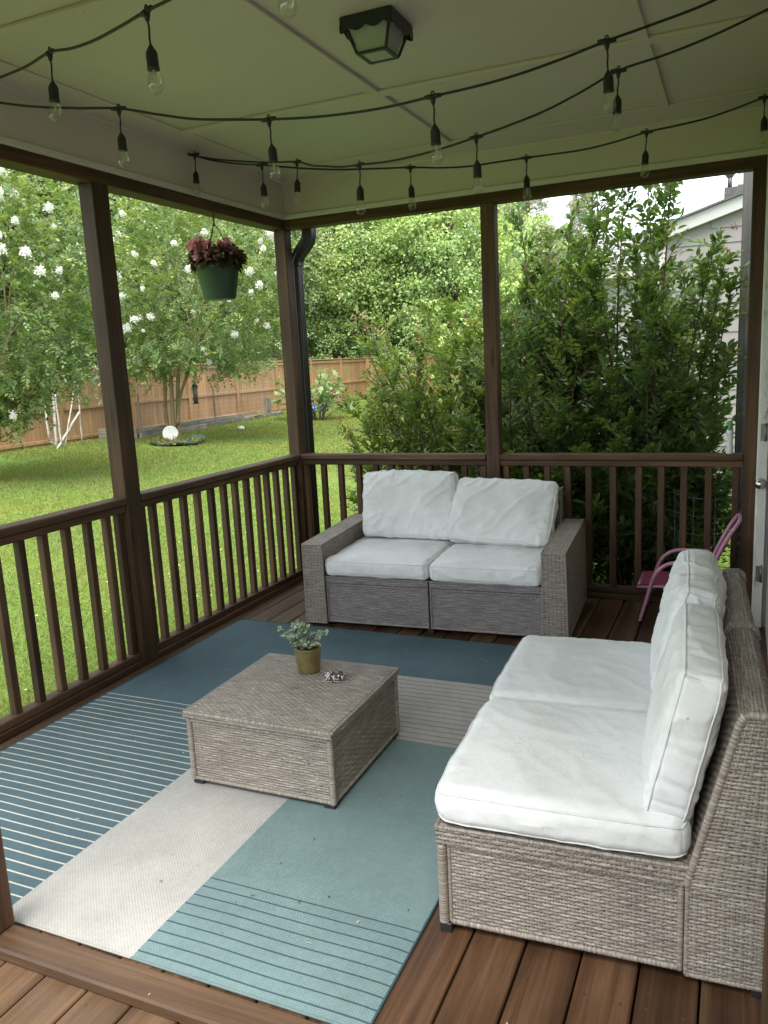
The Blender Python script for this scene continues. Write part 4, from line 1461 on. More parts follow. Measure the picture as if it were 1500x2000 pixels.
# ceiling lantern
def lantern():
    cx, cy = 1.640, -2.058
    t = thing('ceiling_lantern', 'square black ceiling lantern with frosted glass and scalloped rim', 'ceiling lamp', (cx, cy, 2.80))
    M_B = plain('black_enamel', (0.016, 0.019, 0.019), 0.42, nscale=30, namp=.2)
    h = 0.104
    m = MB()
    m.box(-h, h, -h, h, -0.030, -0.0005, 0.004)
    # scalloped skirt on each side
    n = 49
    xs = np.linspace(-h, h, n)
    sc = -0.046 - 0.014 * np.abs(np.cos(np.linspace(0, 3 * np.pi, n))) ** 1.0 + 0.004
    for k in range(4):
        a = k * math.pi / 2
        c_, s_ = math.cos(a), math.sin(a)
        V = []
        for x, z in zip(xs, sc):
            for yy in (h - .001, h - .004):
                for zz in (-0.028, z):
                    V.append((c_ * x - s_ * -yy, s_ * x + c_ * -yy, zz))
        V = np.array(V)
        F = []
        for i in range(n - 1):
            b0, b1 = i * 4, (i + 1) * 4
            F += [(b0, b0 + 1, b1 + 1, b1), (b0 + 2, b1 + 2, b1 + 3, b0 + 3), (b0 + 1, b0 + 3, b1 + 3, b1 + 1)]
        m.add(V, F)
    m.build('canopy', M_B, t)
    m = MB()
    ht, hb, zt, zb = 0.088, 0.058, -0.031, -0.118
    for sx, sy in ((-1, -1), (1, -1), (1, 1), (-1, 1)):
        m.bar((sx * ht, sy * ht, zt), (sx * hb, sy * hb, zb), .010, .010)
    for (p, q) in (((-1, -1), (1, -1)), ((1, -1), (1, 1)), ((1, 1), (-1, 1)), ((-1, 1), (-1, -1))):
        pa, qa = np.array([p[0] * hb, p[1] * hb, zb]), np.array([q[0] * hb, q[1] * hb, zb])
        ins = unit(-(pa + qa) / 2 * np.array([1, 1, 0])) * .004
        m.bar(pa + ins, qa + ins, .017, .008)
    m.build('frame', M_B, t)
    M_G, nt, b = new_mat('frosted_glass')
    b.inputs['Base Color'].default_value = (0.55, 0.60, 0.54, 1)
    b.inputs['Roughness'].default_value = 0.35
    b.inputs['Transmission Weight'].default_value = 0.35
    lk(nt, ramp(nt, noise(nt, objco(nt), 14, 3), [(.3, (.42, .47, .42)), (.7, (.58, .62, .55))]), b.inputs['Base Color'])
    for k in range(4):
        a = k * math.pi / 2
        c_, s_ = math.cos(a), math.sin(a)
        rot = lambda x, y, z: (c_ * x - s_ * y, s_ * x + c_ * y, z)
        i1, i2 = ht - .006, hb - .006
        V = [rot(-i1, -i1, zt), rot(i1, -i1, zt), rot(i2, -i2, zb + .004), rot(-i2, -i2, zb + .004),
             rot(-i1, -i1 + .003, zt), rot(i1, -i1 + .003, zt), rot(i2, -i2 + .003, zb + .004), rot(-i2, -i2 + .003, zb + .004)]
        m = MB(); m.add(V, [(3, 2, 1, 0), (4, 5, 6, 7), (0, 1, 5, 4), (2, 3, 7, 6)])
        m.build('glass_pane', M_G, t)
    m = MB(); m.box(-.05, .05, -.05, .05, zb - .001, zb + .003, .0005); m.build('glass_pane', M_G, t)
lantern()

# ------------------------------------------------------------------ string lights
def strings():
    M_RUB = plain('black_rubber', (0.013, 0.016, 0.016), 0.5, nscale=40, namp=.2)
    M_BULB, nt, b = new_mat('clear_bulb_glass')
    tr = nt.nodes.new('ShaderNodeBsdfTransparent'); tr.inputs[0].default_value = (0.93, 0.94, 0.90, 1)
    gl = nt.nodes.new('ShaderNodeBsdfGlossy'); gl.inputs['Roughness'].default_value = 0.03
    lw = nt.nodes.new('ShaderNodeLayerWeight'); lw.inputs['Blend'].default_value = 0.22
    mx = nt.nodes.new('ShaderNodeMixShader')
    lk(nt, math_n(nt, 'ADD', math_n(nt, 'MULTIPLY', lw.outputs['Facing'], .55), .05), mx.inputs[0])
    lk(nt, tr.outputs[0], mx.inputs[1]); lk(nt, gl.outputs[0], mx.inputs[2])
    lk(nt, mx.outputs[0], nt.nodes['Material Output'].inputs['Surface'])
    M_FIL = plain('filament_stem', (0.5, 0.47, 0.38), 0.3)
    # prototypes (meshes only)
    m = MB()
    m.tube([(-.030, 0, 0), (-.016, 0, 0), (.016, 0, 0), (.030, 0, 0)], [.0062, .0082, .0082, .0062], 10)
    m.tube([(0, 0, 0.002), (0, 0, -.012), (0, 0, -.026)], [.0105, .009, .0055], 10)
    m.tube([(.005 * math.cos(a), 0, .010 + .006 * math.sin(a)) for a in np.linspace(-.4, 3.54, 9)], .0026, 6)
    m.tube(catmull([(0, 0, -.02), (.0015, .001, -.045), (-.001, 0, -.07), (.0008, 0, -.094)], 5), .0031, 8)
    m.lathe([(.0045, -.088), (.008, -.094), (.0155, -.106), (.0168, -.113), (.0168, -.146), (.0182, -.148), (.0178, -.154), (.0001, -.154)], 20)
    sock = m.mesh('socket', M_RUB)
    m = MB()
    m.lathe([(.0125, -.152), (.0135, -.158), (.0178, -.170), (.0212, -.184), (.0222, -.193), (.0208, -.203), (.0165, -.211), (.0095, -.2165), (.0001, -.218)], 24)
    bulb = m.mesh('bulb', M_BULB)
    m = MB()
    m.tube([(0, 0, -.152), (0, 0, -.165), (0, 0, -.185)], [.005, .0035, .0015], 8)
    for k in range(5):
        a = k * 1.2566
        m.tube([(0.002, 0, -.168), (.008 * math.cos(a), .008 * math.sin(a), -.176), (.006 * math.cos(a + .6), .006 * math.sin(a + .6), -.198)], .0005, 4)
    fil = m.mesh('filament', M_FIL)
    S = {
        'string of clear bulbs nearest the viewer, running off the top of the picture':
            [(0.008, -2.50, 2.735), (0.757, -2.795, 2.636), (1.356, -3.034, 2.559), (1.950, -3.284, 2.46 + .10), (2.52, -3.45, 2.66), (2.75, -3.52, 2.79)],
        'long string of clear bulbs sagging across the ceiling in front of the lantern':
            [(0.008, -2.62, 2.68), (0.682, -2.389, 2.572), (1.261, -2.244, 2.476), (1.931, -2.284, 2.434), (2.483, -2.133, 2.548), (3.04, -1.85, 2.775)],
        'string of clear bulbs sagging lowest in the middle, starting at the left frieze hook':
            [(0.012, -1.045, 2.768), (0.69, -1.01, 2.642), (1.297, -1.526, 2.446), (1.903, -1.698, 2.436), (2.451, -1.619, 2.61), (3.04, -1.50, 2.785)],
        'string of clear bulbs farthest back, hanging just before the back beam':
            [(0.012, -1.03, 2.775), (0.607, -1.239, 2.594), (1.25, -0.771, 2.582), (1.822, -0.51, 2.602), (2.443, -0.521, 2.635), (2.982, -0.307, 2.763), (3.05, -.29, 2.785)],
    }
    for si, (lab, P) in enumerate(S.items()):
        P = np.array(P)
        org = P[0]
        t = thing('string_light', lab, 'string lights', org, 0, 'string lights under the porch ceiling')
        Q = [P[0]]
        for i in range(len(P) - 1):
            for f in (.25, .5, .75):
                q = P[i] * (1 - f) + P[i + 1] * f
                q = q + np.array([random.uniform(-.003, .003), random.uniform(-.003, .003), -0.018 * math.sin(math.pi * f) + random.uniform(-.003, .003)])
                Q.append(q)
            Q.append(P[i + 1])
        m = MB()
        m.tube(catmull(np.array(Q) - org, 5), .0048, 8)
        m.tube([(0, 0, 0), (-.006, 0, 0.002), (-.01, 0, .012)], .003, 6)
        m.build('cable', M_RUB, t)
        pts = list(range(1, len(P) - 1))
        if si == 2:
            pts = [0] + pts
        for i in pts:
            d = P[min(i + 1, len(P) - 1)] - P[max(i - 1, 0)]
            a = math.atan2(d[1], d[0])
            loc = P[i] - org + (np.array([.045, 0, -.006]) if i == 0 else 0)
            for nm, me in (('socket', sock), ('bulb', bulb)):
                o = bpy.data.objects.new(nm, me)
                C.objects.link(o)
                o.parent = t
                o.location = loc
                o.rotation_euler = (random.uniform(-.05, .05), random.uniform(-.06, .06), a)
                if nm == 'bulb':
                    o.rotation_euler = s_rot
                    f_ = bpy.data.objects.new('filament', fil)
                    C.objects.link(f_)
                    f_.parent = o
                else:
                    s_rot = o.rotation_euler.copy()
strings()

# ------------------------------------------------------------------ downspouts
def corrug(mb, P, w, d, k=24, mi=0):
    """rectangular ribbed pipe along a polyline"""
    P = np.asarray(P, float)
    prof = []
    per = [(-1, -1), (1, -1), (1, 1), (-1, 1)]
    for i in range(4):
        a, b_ = np.array(per[i]), np.array(per[(i + 1) % 4])
        for f in np.linspace(0, 1, 9)[:-1]:
            q = a * (1 - f) + b_ * f
            n_ = np.array([(a + b_)[0] / 2, (a + b_)[1] / 2])
            rib = 0.06 * (abs(math.sin(f * 3 * math.pi)) - .5)
            prof.append((q[0] * w / 2 + n_[0] * rib * w, q[1] * d / 2 + n_[1] * rib * d))
    prof = np.array(prof)
    kk = len(prof)
    T = unit(np.gradient(P, axis=0))
    V = []
    s = np.array([1.0, 0, 0])
    for p, t_ in zip(P, T):
        s = unit(s - t_ * (s @ t_)); u = np.cross(t_, s)
        V.append(p + prof[:, :1] * s + prof[:, 1:] * u)
    V = np.concatenate(V)
    F = [(i * kk + q, i * kk + (q + 1) % kk, (i + 1) * kk + (q + 1) % kk, (i + 1) * kk + q) for i in range(len(P) - 1) for q in range(kk)]
    mb.add(V, F, mi=mi)
M_BRONZE = plain('dark_bronze_metal', (0.035, 0.034, 0.033), 0.33, 0.3, nscale=8, namp=.15)
M_TAUPE = plain('taupe_metal', (0.13, 0.125, 0.12), 0.4, 0.2, nscale=8, namp=.1)
def downspouts():
    t = thing('downspout', 'dark bronze ribbed downspout with an elbow behind the corner post', 'downspout', (-0.015, 0.165, -0.3))
    m = MB()
    corrug(m, [(0, 0, 0.05), (0, 0, 1.2), (0, 0, 2.56)], 0.058, 0.075)
    m.build('pipe', M_BRONZE, t)
    m = MB()
    e = [(0, 0, 2.561), (0.004, 0.0, 2.60), (0.03, 0.0, 2.645), (0.075, 0.0, 2.69), (0.108, 0.0, 2.735), (0.118, 0.0, 2.79), (0.12, 0, 2.87), (.12, 0, 2.96)]
    P = catmull(e, 6)
    corrug(m, P, 0.074, 0.085)
    m.build('elbow', M_BRONZE, t)
    t = thing('downspout', 'straight taupe ribbed downspout beside the right post, against the neighbouring siding', 'downspout', (2.925, 1.2, -0.42))
    m = MB()
    corrug(m, [(0, 0, 0.32), (0, 0, 2.0), (0.005, 0, 3.6)], 0.066, 0.085)
    m.build('pipe', M_TAUPE, t)
    m = MB()
    corrug(m, catmull([(0, 0, .315), (0, -.005, .22), (-.02, -.03, .14), (-.08, -.06, .08), (-.2, -.1, .05)], 5), 0.068, 0.086)
    m.build('elbow', M_WHITE, t)
downspouts()

# ================================================================== YARD
# ------------------------------------------------------------------ fence
M_FEN = None
def fence_mat():
    m, nt, b = new_mat('tan_fence_stain')
    ra = rnd_attr(nt)
    v = nt.nodes.new('ShaderNodeVectorMath'); v.operation = 'ADD'
    lk(nt, objco(nt), v.inputs[0]); lk(nt, math_n(nt, 'MULTIPLY', ra, 31.0), v.inputs[1])
    n = noise(nt, scaled(nt, v.outputs[0], (14, 14, 1.2)), 1.0, 5, .6)
    n2 = noise(nt, objco(nt), .8, 3)
    col = ramp(nt, n, [(.3, (0.25, 0.138, 0.063)), (.55, (0.32, 0.187, 0.088)), (.75, (0.385, 0.23, 0.112))])
    col = mixc(nt, .8, col, ramp(nt, n2, [(.3, (.82, .82, .82)), (.7, (1.15, 1.14, 1.12))]), 'MULTIPLY')
    hs = nt.nodes.new('ShaderNodeHueSaturation'); lk(nt, col, hs.inputs['Color'])
    lk(nt, math_n(nt, 'ADD', math_n(nt, 'MULTIPLY', ra, .22), .89), hs.inputs['Value'])
    lk(nt, hs.outputs[0], b.inputs['Base Color'])
    b.inputs['Roughness'].default_value = .75
    return m
M_FEN = fence_mat()
M_CAP = plain('post_cap', (0.10, 0.085, 0.075), .5)
def fence(p0, p1, n, label):
    p0, p1 = np.array(p0), np.array(p1)
    d = p1 - p0
    L = np.linalg.norm(d)
    t = thing('privacy_fence', label, 'fence', (p0[0], p0[1], -0.02), math.atan2(d[1], d[0]), 'tan board fence runs')
    seg = L / n
    H = 1.80
    for i in range(n):
        m = MB()
        x = i * seg + .05
        while x < (i + 1) * seg - .05:
            x1 = min(x + .138, (i + 1) * seg - .045)
            m.box(x, x1 - .005, 0.006, .024 + random.uniform(-.002, .002), .03, H - .03, .002)
            x += .138
        m.build('board_panel', M_FEN, t)
        for z0, z1, y0 in ((.80, .885, -.034), (1.645, 1.735, -.034), (.08, .16, -.034)):
            m = MB(); m.box(i * seg + .05, (i + 1) * seg - .05, y0, .0045, z0, z1, .004); m.build('rail', M_FEN, t)
        m = MB(); m.box(i * seg + .02, (i + 1) * seg - .02, -.055, .05, H - .0285, H + .008, .004); m.build('top_cap', M_FEN, t)
    for i in range(n + 1):
        m = MB(); m.box(i * seg - .05, i * seg + .05, -.06, .045, 0, H + .045, .004)
        o = m.build('fence_post', M_FEN, t)
        c = MB()
        x = i * seg
        c.box(x - .065, x + .065, -.075, .06, H + .046, H + .062, .003)
        c.add([(x - .055, -.065, H + .0625), (x + .055, -.065, H + .0625), (x + .055, .05, H + .0625), (x - .055, .05, H + .0625), (x, -.008, H + .095)], [(0, 1, 4), (1, 2, 4), (2, 3, 4), (3, 0, 4)])
        c.build('post_cap', M_CAP, o)
fence((-12.1, -8.04), (-12.1, 27.24), 14, 'long tan board fence along the left side of the lawn behind the white flowering trees')
fence((-12.0, 27.3), (8.0, 27.3), 8, 'short far run of tan board fence across the back of the yard')

# ------------------------------------------------------------------ garden bed and wire fence by the fence
def bed():
    t = thing('garden_bed', 'grey timber garden bed at the foot of the fence behind the tree', 'garden bed', (-11.3, 14.0, -0.05))
    M_TIM = wood('grey_timber', 1, (.10, .09, .075), (.19, .175, .15), (.30, .28, .245), .3, .8)
    M_TIMX = wood('grey_timber', 0, (.10, .09, .075), (.19, .175, .15), (.30, .28, .245), .3, .8)
    for y0, y1, x, z, h in ((-3.3, -0.6, .62, 0, .17), (-0.6, 1.9, .50, 0, .17), (1.9, 4.1, .30, 0, .17), (-3.2, -0.9, .61, .172, .13), (-0.9, 1.5, .49, .172, .13)):
        m = MB(); m.box(x - .05, x + .05, y0 + .005, y1 - .005, z, z + h, .008); m.build('timber', M_TIM, t)
    m = MB(); m.box(-.68, .56, -3.36, -3.305, 0, .3, .008); m.build('timber', M_TIMX, t)
    m = MB(); m.box(-.70, .24, 4.105, 4.18, 0, .17, .008); m.build('timber', M_TIMX, t)
    m = MB()
    xs, ys = np.linspace(-.7, .5, 8), np.linspace(-3.3, 4.1, 30)
    X, Y = np.meshgrid(xs, ys, indexing='ij')
    X = np.minimum(X, .5 - .19 * np.clip((Y + .6) / 4.5, 0, 1))
    Z = .15 + .05 * pnoise(np.stack([X.ravel() * 3, Y.ravel() * 2, X.ravel() * 0], 1)).reshape(X.shape)
    m.grid(np.stack([X, Y, Z], 2).reshape(-1, 3), 8, 30)
    m.build('soil', plain('bed_soil', (.06, .045, .03), .95, nscale=9, namp=.4, bumpd=.01), t)
    # weeds spilling over the edge
    w = MB()
    n = 420
    P = np.stack([rng.uniform(.0, .75, n), rng.uniform(-3.4, 4.2, n), rng.uniform(.0, .2, n)], 1)
    P[:, 0] = np.minimum(P[:, 0], .72 - .1 * np.clip((P[:, 1] + .6) / 4, 0, 1))
    add_leaves(w, P, rand_dirs(n, .9), rand_dirs(n, .5), rng.uniform(.06, .16, n), rng.uniform(.015, .04, n), rng.random(n), fine=False)
    tag(w.build('weeds', M_GRASS, t), kind='stuff')
    t = thing('wire_fence', 'thin wire mesh fence with short posts around the garden bed', 'wire fence', (-11.0, 14.0, 0.1))
    M_WIRE = plain('galvanised_wire', (.34, .34, .31), .5, .5)
    m = MB()
    A = [(.28, -3.2), (.22, 0), (.02, 3.4)]
    for q in range(2):
        a, b_ = np.array(A[q]), np.array(A[q + 1])
        for z in np.linspace(.05, .95, 8):
            m.tube([(*a, z), (*((a + b_) / 2), z - .015), (*b_, z)], .0016, 4)
        for f in np.linspace(0, 1, 21):
            p = a * (1 - f) + b_ * f
            m.tube([(*p, 0), (*p, .95)], .0014, 4)
    m.build('mesh_wire', M_WIRE, t)
    for x, y, h, w_ in ((.02, 3.0, .62, .07), (-.06, 3.36, .50, .09), (-.1, 3.52, .48, .05), (.22, .02, 1.0, .03), (.28, -3.2, 1.0, .03)):
        m = MB(); m.box(x - w_ / 2, x + w_ / 2, y - w_ / 2, y + w_ / 2, -.1, h, .004)
        m.build('stake', wood('grey_timber', 2, (.10, .09, .075), (.19, .175, .15), (.30, .28, .245), .3, .8), t)
bed()

# ------------------------------------------------------------------ trellis of weathered poles
def trellis():
    t = thing('pole_trellis', 'weathered white pole trellis standing by the fence at the far left', 'trellis', (-11.3, 9.0, -0.02))
    M_ = plain('peeling_white_wood', (.42, .40, .36), .7, nscale=14, namp=.35)
    for a, b_, r in (((0, -.60, 1.53), (0, -.60, .2), .022), ((.0, -.60, .2), (0.04, -.30, 0), .02), ((0, -.30, 1.62), (.02, -.44, 0.0), .030), ((.06, -.32, 1.35), (.06, -.32, .0), .022),
                    ((0, .47, 1.68), (.05, -.23, 0.0), .018), ((0, .41, .78), (.06, -.47, 0.0), .028), ((-.03, .50, 1.70), (-.03, .40, 0.0), .017)):
        m = MB()
        P = np.linspace(a, b_, 8)
        P[1:-1] += np.random.default_rng(2).normal(size=(6, 3)) * .006
        m.tube(P, r, 8)
        m.build('pole', M_, t)
trellis()

# ------------------------------------------------------------------ small yard things
def yard_bits():
    gz = float(ground_z(-9.0))
    t = thing('tree_planter', 'round dark edged planting ring of mulch at the foot of the tree', 'planter', (-8.98, 9.95, gz))
    m = MB(); m.tube([(.60 * math.cos(a), .52 * math.sin(a), .055 + .02 * math.sin(5 * a)) for a in np.linspace(0, 2 * np.pi, 40, endpoint=False)], .05, 8, closed=True)
    m.build('edging', plain('dark_edging', (.035, .045, .04), .6), t)
    m = MB(); m.lathe([(.58, .05), (.4, .085), (.2, .11), (.0001, .12)], 28)
    m.build('mulch', plain('mulch', (.075, .05, .035), .95, nscale=26, namp=.55, bumpd=.02), t)
    m = MB()
    n = 420
    a, r = rng.random(n) * 6.28, .70 * np.sqrt(rng.random(n))
    P = np.stack([r * np.cos(a), r * .88 * np.sin(a), .06 + .07 * (1 - r / .62)], 1)
    add_leaves(m, P, rand_dirs(n, .7), rand_dirs(n, .6), rng.uniform(.07, .17, n), rng.uniform(.02, .045, n), rng.random(n), fine=False)
    tag(m.build('weeds', M_GRASS, t), kind='stuff')
    # white lid leaning on the trunk
    m = MB()
    m.lathe([(.0001, 0.004), (.15, 0.004), (.172, 0.012), (.178, 0.0), (.172, -.012), (.0001, -.008)], 32)
    o = m.build('plastic_lid', plain('scuffed_white_plastic', (.62, .61, .55), .5, nscale=12, namp=.12))
    fx = Vector((CAM[0] + 9.05, CAM[1] - 9.8, 2.5)).normalized()
    o.rotation_euler = fx.to_track_quat('Z', 'Y').to_euler()
    o.location = (-9.06, 9.84, gz + .25)
    tag(o, 'round white plastic lid leaning against the thin trunks', 'lid')
    m = MB()
    m.lathe([(.0001, 0.0), (.16, 0.0), (.20, .05), (.215, .055), (.20, .06), (.155, .012), (.0001, .01)], 24)
    o = m.build('saucer', plain('teal_plastic', (.08, .15, .16), .45, nscale=9, namp=.2))
    o.location = (-8.60, 10.14, gz + .06)
    o.rotation_euler = (.25, .15, 0)
    tag(o, 'shallow teal plastic saucer lying at the edge of the planting ring', 'saucer')
    # bird feeder on the fence post
    t = thing('bird_feeder', 'dark tube bird feeder hanging in front of the fence beside the tree', 'bird feeder', (-8.42, 10.05, 0.83))
    m = MB(); m.lathe([(.0001, .02), (.05, .02), (.05, .40), (.0001, .40)], 16); m.build('tube', plain('smoky_plastic', (.05, .045, .04), .35), t)
    m = MB(); m.lathe([(.0001, 0), (.07, 0), (.07, .018), (.0001, .018)], 16); m.lathe([(.065, .40), (.06, .42), (.0001, .46)], 16); m.tube([(0, 0, .45), (0, 0, .8), (.05, .02, 1.15)], .003, 5)
    m.build('cap_and_tray', M_DARK, t)
    # toys
    m = MB()
    for c, s, mi in (((-.25, 0, .10), (.22, .14, .10), 0), ((.16, .02, .11), (.18, .13, .11), 1), ((.0, -.05, .07), (.12, .10, .07), 2)):
        u = np.linspace(0, np.pi, 9); 
        m.lathe([(max(1e-4, s[0] * math.sin(a) ** .6), c[2] - s[2] * math.cos(a)) for a in u], 14, (c[0], c[1], 0), mi=mi)
    o = m.build('garden_toy', [plain('blue_plastic', (.03, .11, .42), .4), plain('blue_plastic_dark', (.03, .08, .32), .4), plain('pale_plastic', (.6, .62, .62), .4)])
    o.location = (-10.4, 19.6, float(ground_z(-10.4)))
    tag(o, 'blue and white plastic toy on the grass behind the fig bush', 'toy')
    m = MB(); m.lathe([(.0001, .12), (.10, .10), (.16, .03), (.17, 0.0)], 14)
    o = m.build('yellow_toy', plain('yellow_plastic', (.62, .42, .03), .4))
    o.location = (-7.9, 14.2, float(ground_z(-7.9)) + .01)
    tag(o, 'small yellow plastic toy on the grass beside the corner post', 'toy')
    m = MB(); m.lathe([(max(1e-4, .10 * math.sin(a)), .06 - .06 * math.cos(a)) for a in np.linspace(0, np.pi, 9)], 14)
    o = m.build('ball', plain('pale_green_plastic', (.45, .56, .42), .4))
    o.location = (-9.25, 13.0, float(ground_z(-9.25)) + .01)
    tag(o, 'pale green ball lying on the lawn right of the planting ring', 'ball')
    # wire cage behind the railing
    t = thing('wire_cage', 'round wire plant cage behind the railing near the white bottle', 'plant cage', (2.72, 0.85, -0.42))
    M_WG = plain('grey_green_wire', (.17, .19, .18), .45, .4)
    m = MB()
    for z in np.linspace(.12, 1.0, 8):
        m.tube([(.30 * math.cos(a), .30 * math.sin(a), z + .02 * math.sin(a * 2 + z)) for a in np.linspace(0, 2 * np.pi, 36, endpoint=False)], .0028, 5, closed=True)
    for a in np.linspace(0, 2 * np.pi, 14, endpoint=False):
        m.tube([(.30 * math.cos(a), .30 * math.sin(a), 0), (.30 * math.cos(a), .30 * math.sin(a), 1.0)], .0026, 5)
    m.build('wire', M_WG, t)
yard_bits()

# ================================================================== PLANTS
M_BARK = plain('brown_bark', (.12, .085, .06), .85, nscale=6, namp=.35, bumpd=.01)
M_CBARK = plain('tan_smooth_bark', (.19, .15, .07), .65, nscale=4, namp=.3)
M_STEM = plain('dark_red_stem', (.085, .05, .035), .7, nscale=12, namp=.3)
M_CLEAF = leafmat('crape_leaf', [(0, (.035, .085, .018)), (.5, (.058, .125, .026)), (.85, (.085, .16, .034)), (1, (.13, .20, .045))], gain=1.95, trans=.32, rough=.34, spec=.5, nscale=.9)
M_WBLOS = leafmat('white_blossom', [(0, (.72, .70, .63)), (1, (.86, .85, .82))], trans=.3, rough=.7, spec=.1, nscale=3, shift=(1, 1, 1), tcol=(1, 1, .95), shiftamt=0)
M_SLEAF = leafmat('shrub_leaf', [(0, (.020, .058, .011)), (.5, (.037, .094, .016)), (.85, (.058, .130, .021)), (1, (.095, .165, .028))], gain=1.7, trans=.42, rough=.38, spec=.45, nscale=1.4)
M_SLEAF2 = leafmat('shrub_leaf_light', [(0, (.034, .085, .012)), (.5, (.054, .125, .017)), (.85, (.085, .16, .022)), (1, (.12, .115, .04))], gain=1.7, trans=.34, rough=.40, spec=.4, nscale=1.4)
M_RTIP = leafmat('reddish_tip', [(0, (.20, .075, .065)), (.6, (.28, .12, .09)), (1, (.34, .20, .13))], trans=.25, rough=.5, nscale=4, shiftamt=.1, tcol=(1.1, .9, .8))

def twig_leaves(mb, A, B_, nl, L, rel_w, spread=1.0, fine=True, up=0.5):
    """alternate leaves along many twigs A->B (arrays m,3)"""
    m = len(A)
    f = (np.arange(nl) + .6) / nl
    d = B_ - A
    Ln = np.linalg.norm(d, axis=1, keepdims=True)
    T = d / Ln
    side = unit(np.cross(T, np.array([0, 0, 1.0]) + .35 * rng.normal(size=(m, 3))))
    up_v = np.cross(side, T)
    P = A[:, None, :] + d[:, None, :] * f[None, :, None]
    P[:, :, 2] -= (0.10 * Ln * (f ** 2)[None, :])
    sg = np.where(np.arange(nl) % 2 == 0, 1.0, -1.0)[None, :, None]
    D = T[:, None, :] * .75 + side[:, None, :] * sg * spread + up_v[:, None, :] * .18 + .28 * rng.normal(size=(m, nl, 3))
    U = up_v[:, None, :] + .45 * rng.normal(size=(m, nl, 3)) + np.array([0, 0, up])
    k = m * nl
    Ls = L * rng.uniform(.65, 1.15, k)
    add_leaves(mb, P.reshape(-1, 3), D.reshape(-1, 3), U.reshape(-1, 3), Ls, Ls * rel_w, np.clip(np.repeat(rng.random(m), nl) * .6 + .4 * rng.random(k), 0, 1), fine=fine, droop=.12)

def blossom_mesh(seed, s=1.0):
    r_ = np.random.default_rng(seed)
    m = MB()
    n = 130
    h = r_.random(n)
    rad = .075 * (1 - h * .55) * np.sqrt(r_.random(n))
    a = r_.random(n) * 6.28
    P = np.stack([rad * np.cos(a), rad * np.sin(a), .02 + .15 * h], 1)
    P += .018 * r_.normal(size=P.shape)
    D = unit(np.stack([np.cos(a), np.sin(a), r_.normal(size=n) * .6 + .3], 1) + .6 * r_.normal(size=(n, 3)))
    add_leaves(m, P * s, D, unit(r_.normal(size=(n, 3))), .036 * s, .038 * s, r_.random(n), fine=False, droop=.3)
    return m.mesh('blossom', M_WBLOS)
def mk(name, me, parent, loc=(0, 0, 0), rot=(0, 0, 0), scale=(1, 1, 1)):
    o = bpy.data.objects.new(name, me)
    C.objects.link(o)
    o.parent = parent
    o.location = loc
    o.rotation_euler = rot
    o.scale = scale
    return o
BLOS = [blossom_mesh(i) for i in range(5)]

def crape(label, base, trunks, ctr, rad, ntw, nb, face, extra=(), leafL=.085, gaps=()):
    """multi-stemmed flowering tree; coordinates are relative to base"""
    t = thing('flowering_tree', label, 'tree', base, 0, 'white flowering trees')
    ctr, rad = np.array(ctr), np.array(rad)
    m = MB()
    tips = []
    for P, r0 in trunks:
        Q = catmull(P, 8)
        m.tube(Q, np.linspace(r0, r0 * .55, len(Q)), 9)
        tips.append((Q[-1], r0 * .55))
    limbs = []
    for (p, r0) in tips:
        for _ in range(4):
            q = ctr + rad * rand_dirs(1, .15)[0] * rng.uniform(.55, .85)
            mid = (p + q) / 2 + np.array([0, 0, -.10]) + .12 * rng.normal(size=3)
            B_ = catmull([p, mid, q], 6)
            m.tube(B_, np.linspace(r0 * .62, .006, len(B_)), 6)
            limbs.append(B_)
    m.build('trunk', M_CBARK, t)
    # twigs: start points on limbs or in the shell, many near the surface
    lf = MB()
    k = ntw
    d = rand_dirs(k, .05)
    rr = (.50 + .50 * rng.random(k) ** .6)[:, None]
    lump = 1 + .22 * pnoise(d * 2.6 + 11)[:, None] * 1.6
    T = ctr + rad * d * rr * lump
    out = unit(d * np.array([1, 1, .6]) + .7 * rng.normal(size=(k, 3)) + np.array([0, 0, .12]))
    for e in extra:                  # drooping or reaching sprays
        c_, r_, n_ = np.array(e[0]), np.array(e[1]), e[2]
        q = c_ + r_ * rng.normal(size=(n_, 3)) * .5
        T = np.concatenate([T, q])
        out = np.concatenate([out, unit(rng.normal(size=(n_, 3)) * .7 + unit(c_ - ctr) * .8 + np.array([0, 0, -.15]))])
    keep = np.ones(len(T), bool)
    for g in gaps:
        keep &= (((T - np.array(g[0])) / np.array(g[1])) ** 2).sum(1) > 1
    T, out = T[keep], out[keep]
    Ltw = rng.uniform(.22, .48, len(T))[:, None]
    twig_leaves(lf, T - out * Ltw * .5, T + out * Ltw * .5, 15, leafL, .55, fine=False)
    lf.build('crown', M_CLEAF, t)
    # blossoms near the surface on the seen and upper sides
    vd = unit(CAM - (np.array(base) + ctr))
    c = 0
    while c < nb:
        dd = rand_dirs(1, .3)[0]
        if dd @ vd < 0.05:
            continue
        if dd[2] < -.25 and random.random() < .65:
            continue
        p = ctr + rad * dd * rng.uniform(.88, 1.08)
        ok = all((((p - np.array(g[0])) / np.array(g[1])) ** 2).sum() > 1 for g in gaps)
        if not ok:
            continue
        s = rng.uniform(.42, .98)
        ax = unit(dd + np.array([0, 0, .7]))
        mk('blossom', BLOS[c % 5], t, p, Vector(ax).to_track_quat('Z', 'Y').to_euler(), (s, s, s * rng.uniform(.8, 1.2)))
        c += 1
    return t

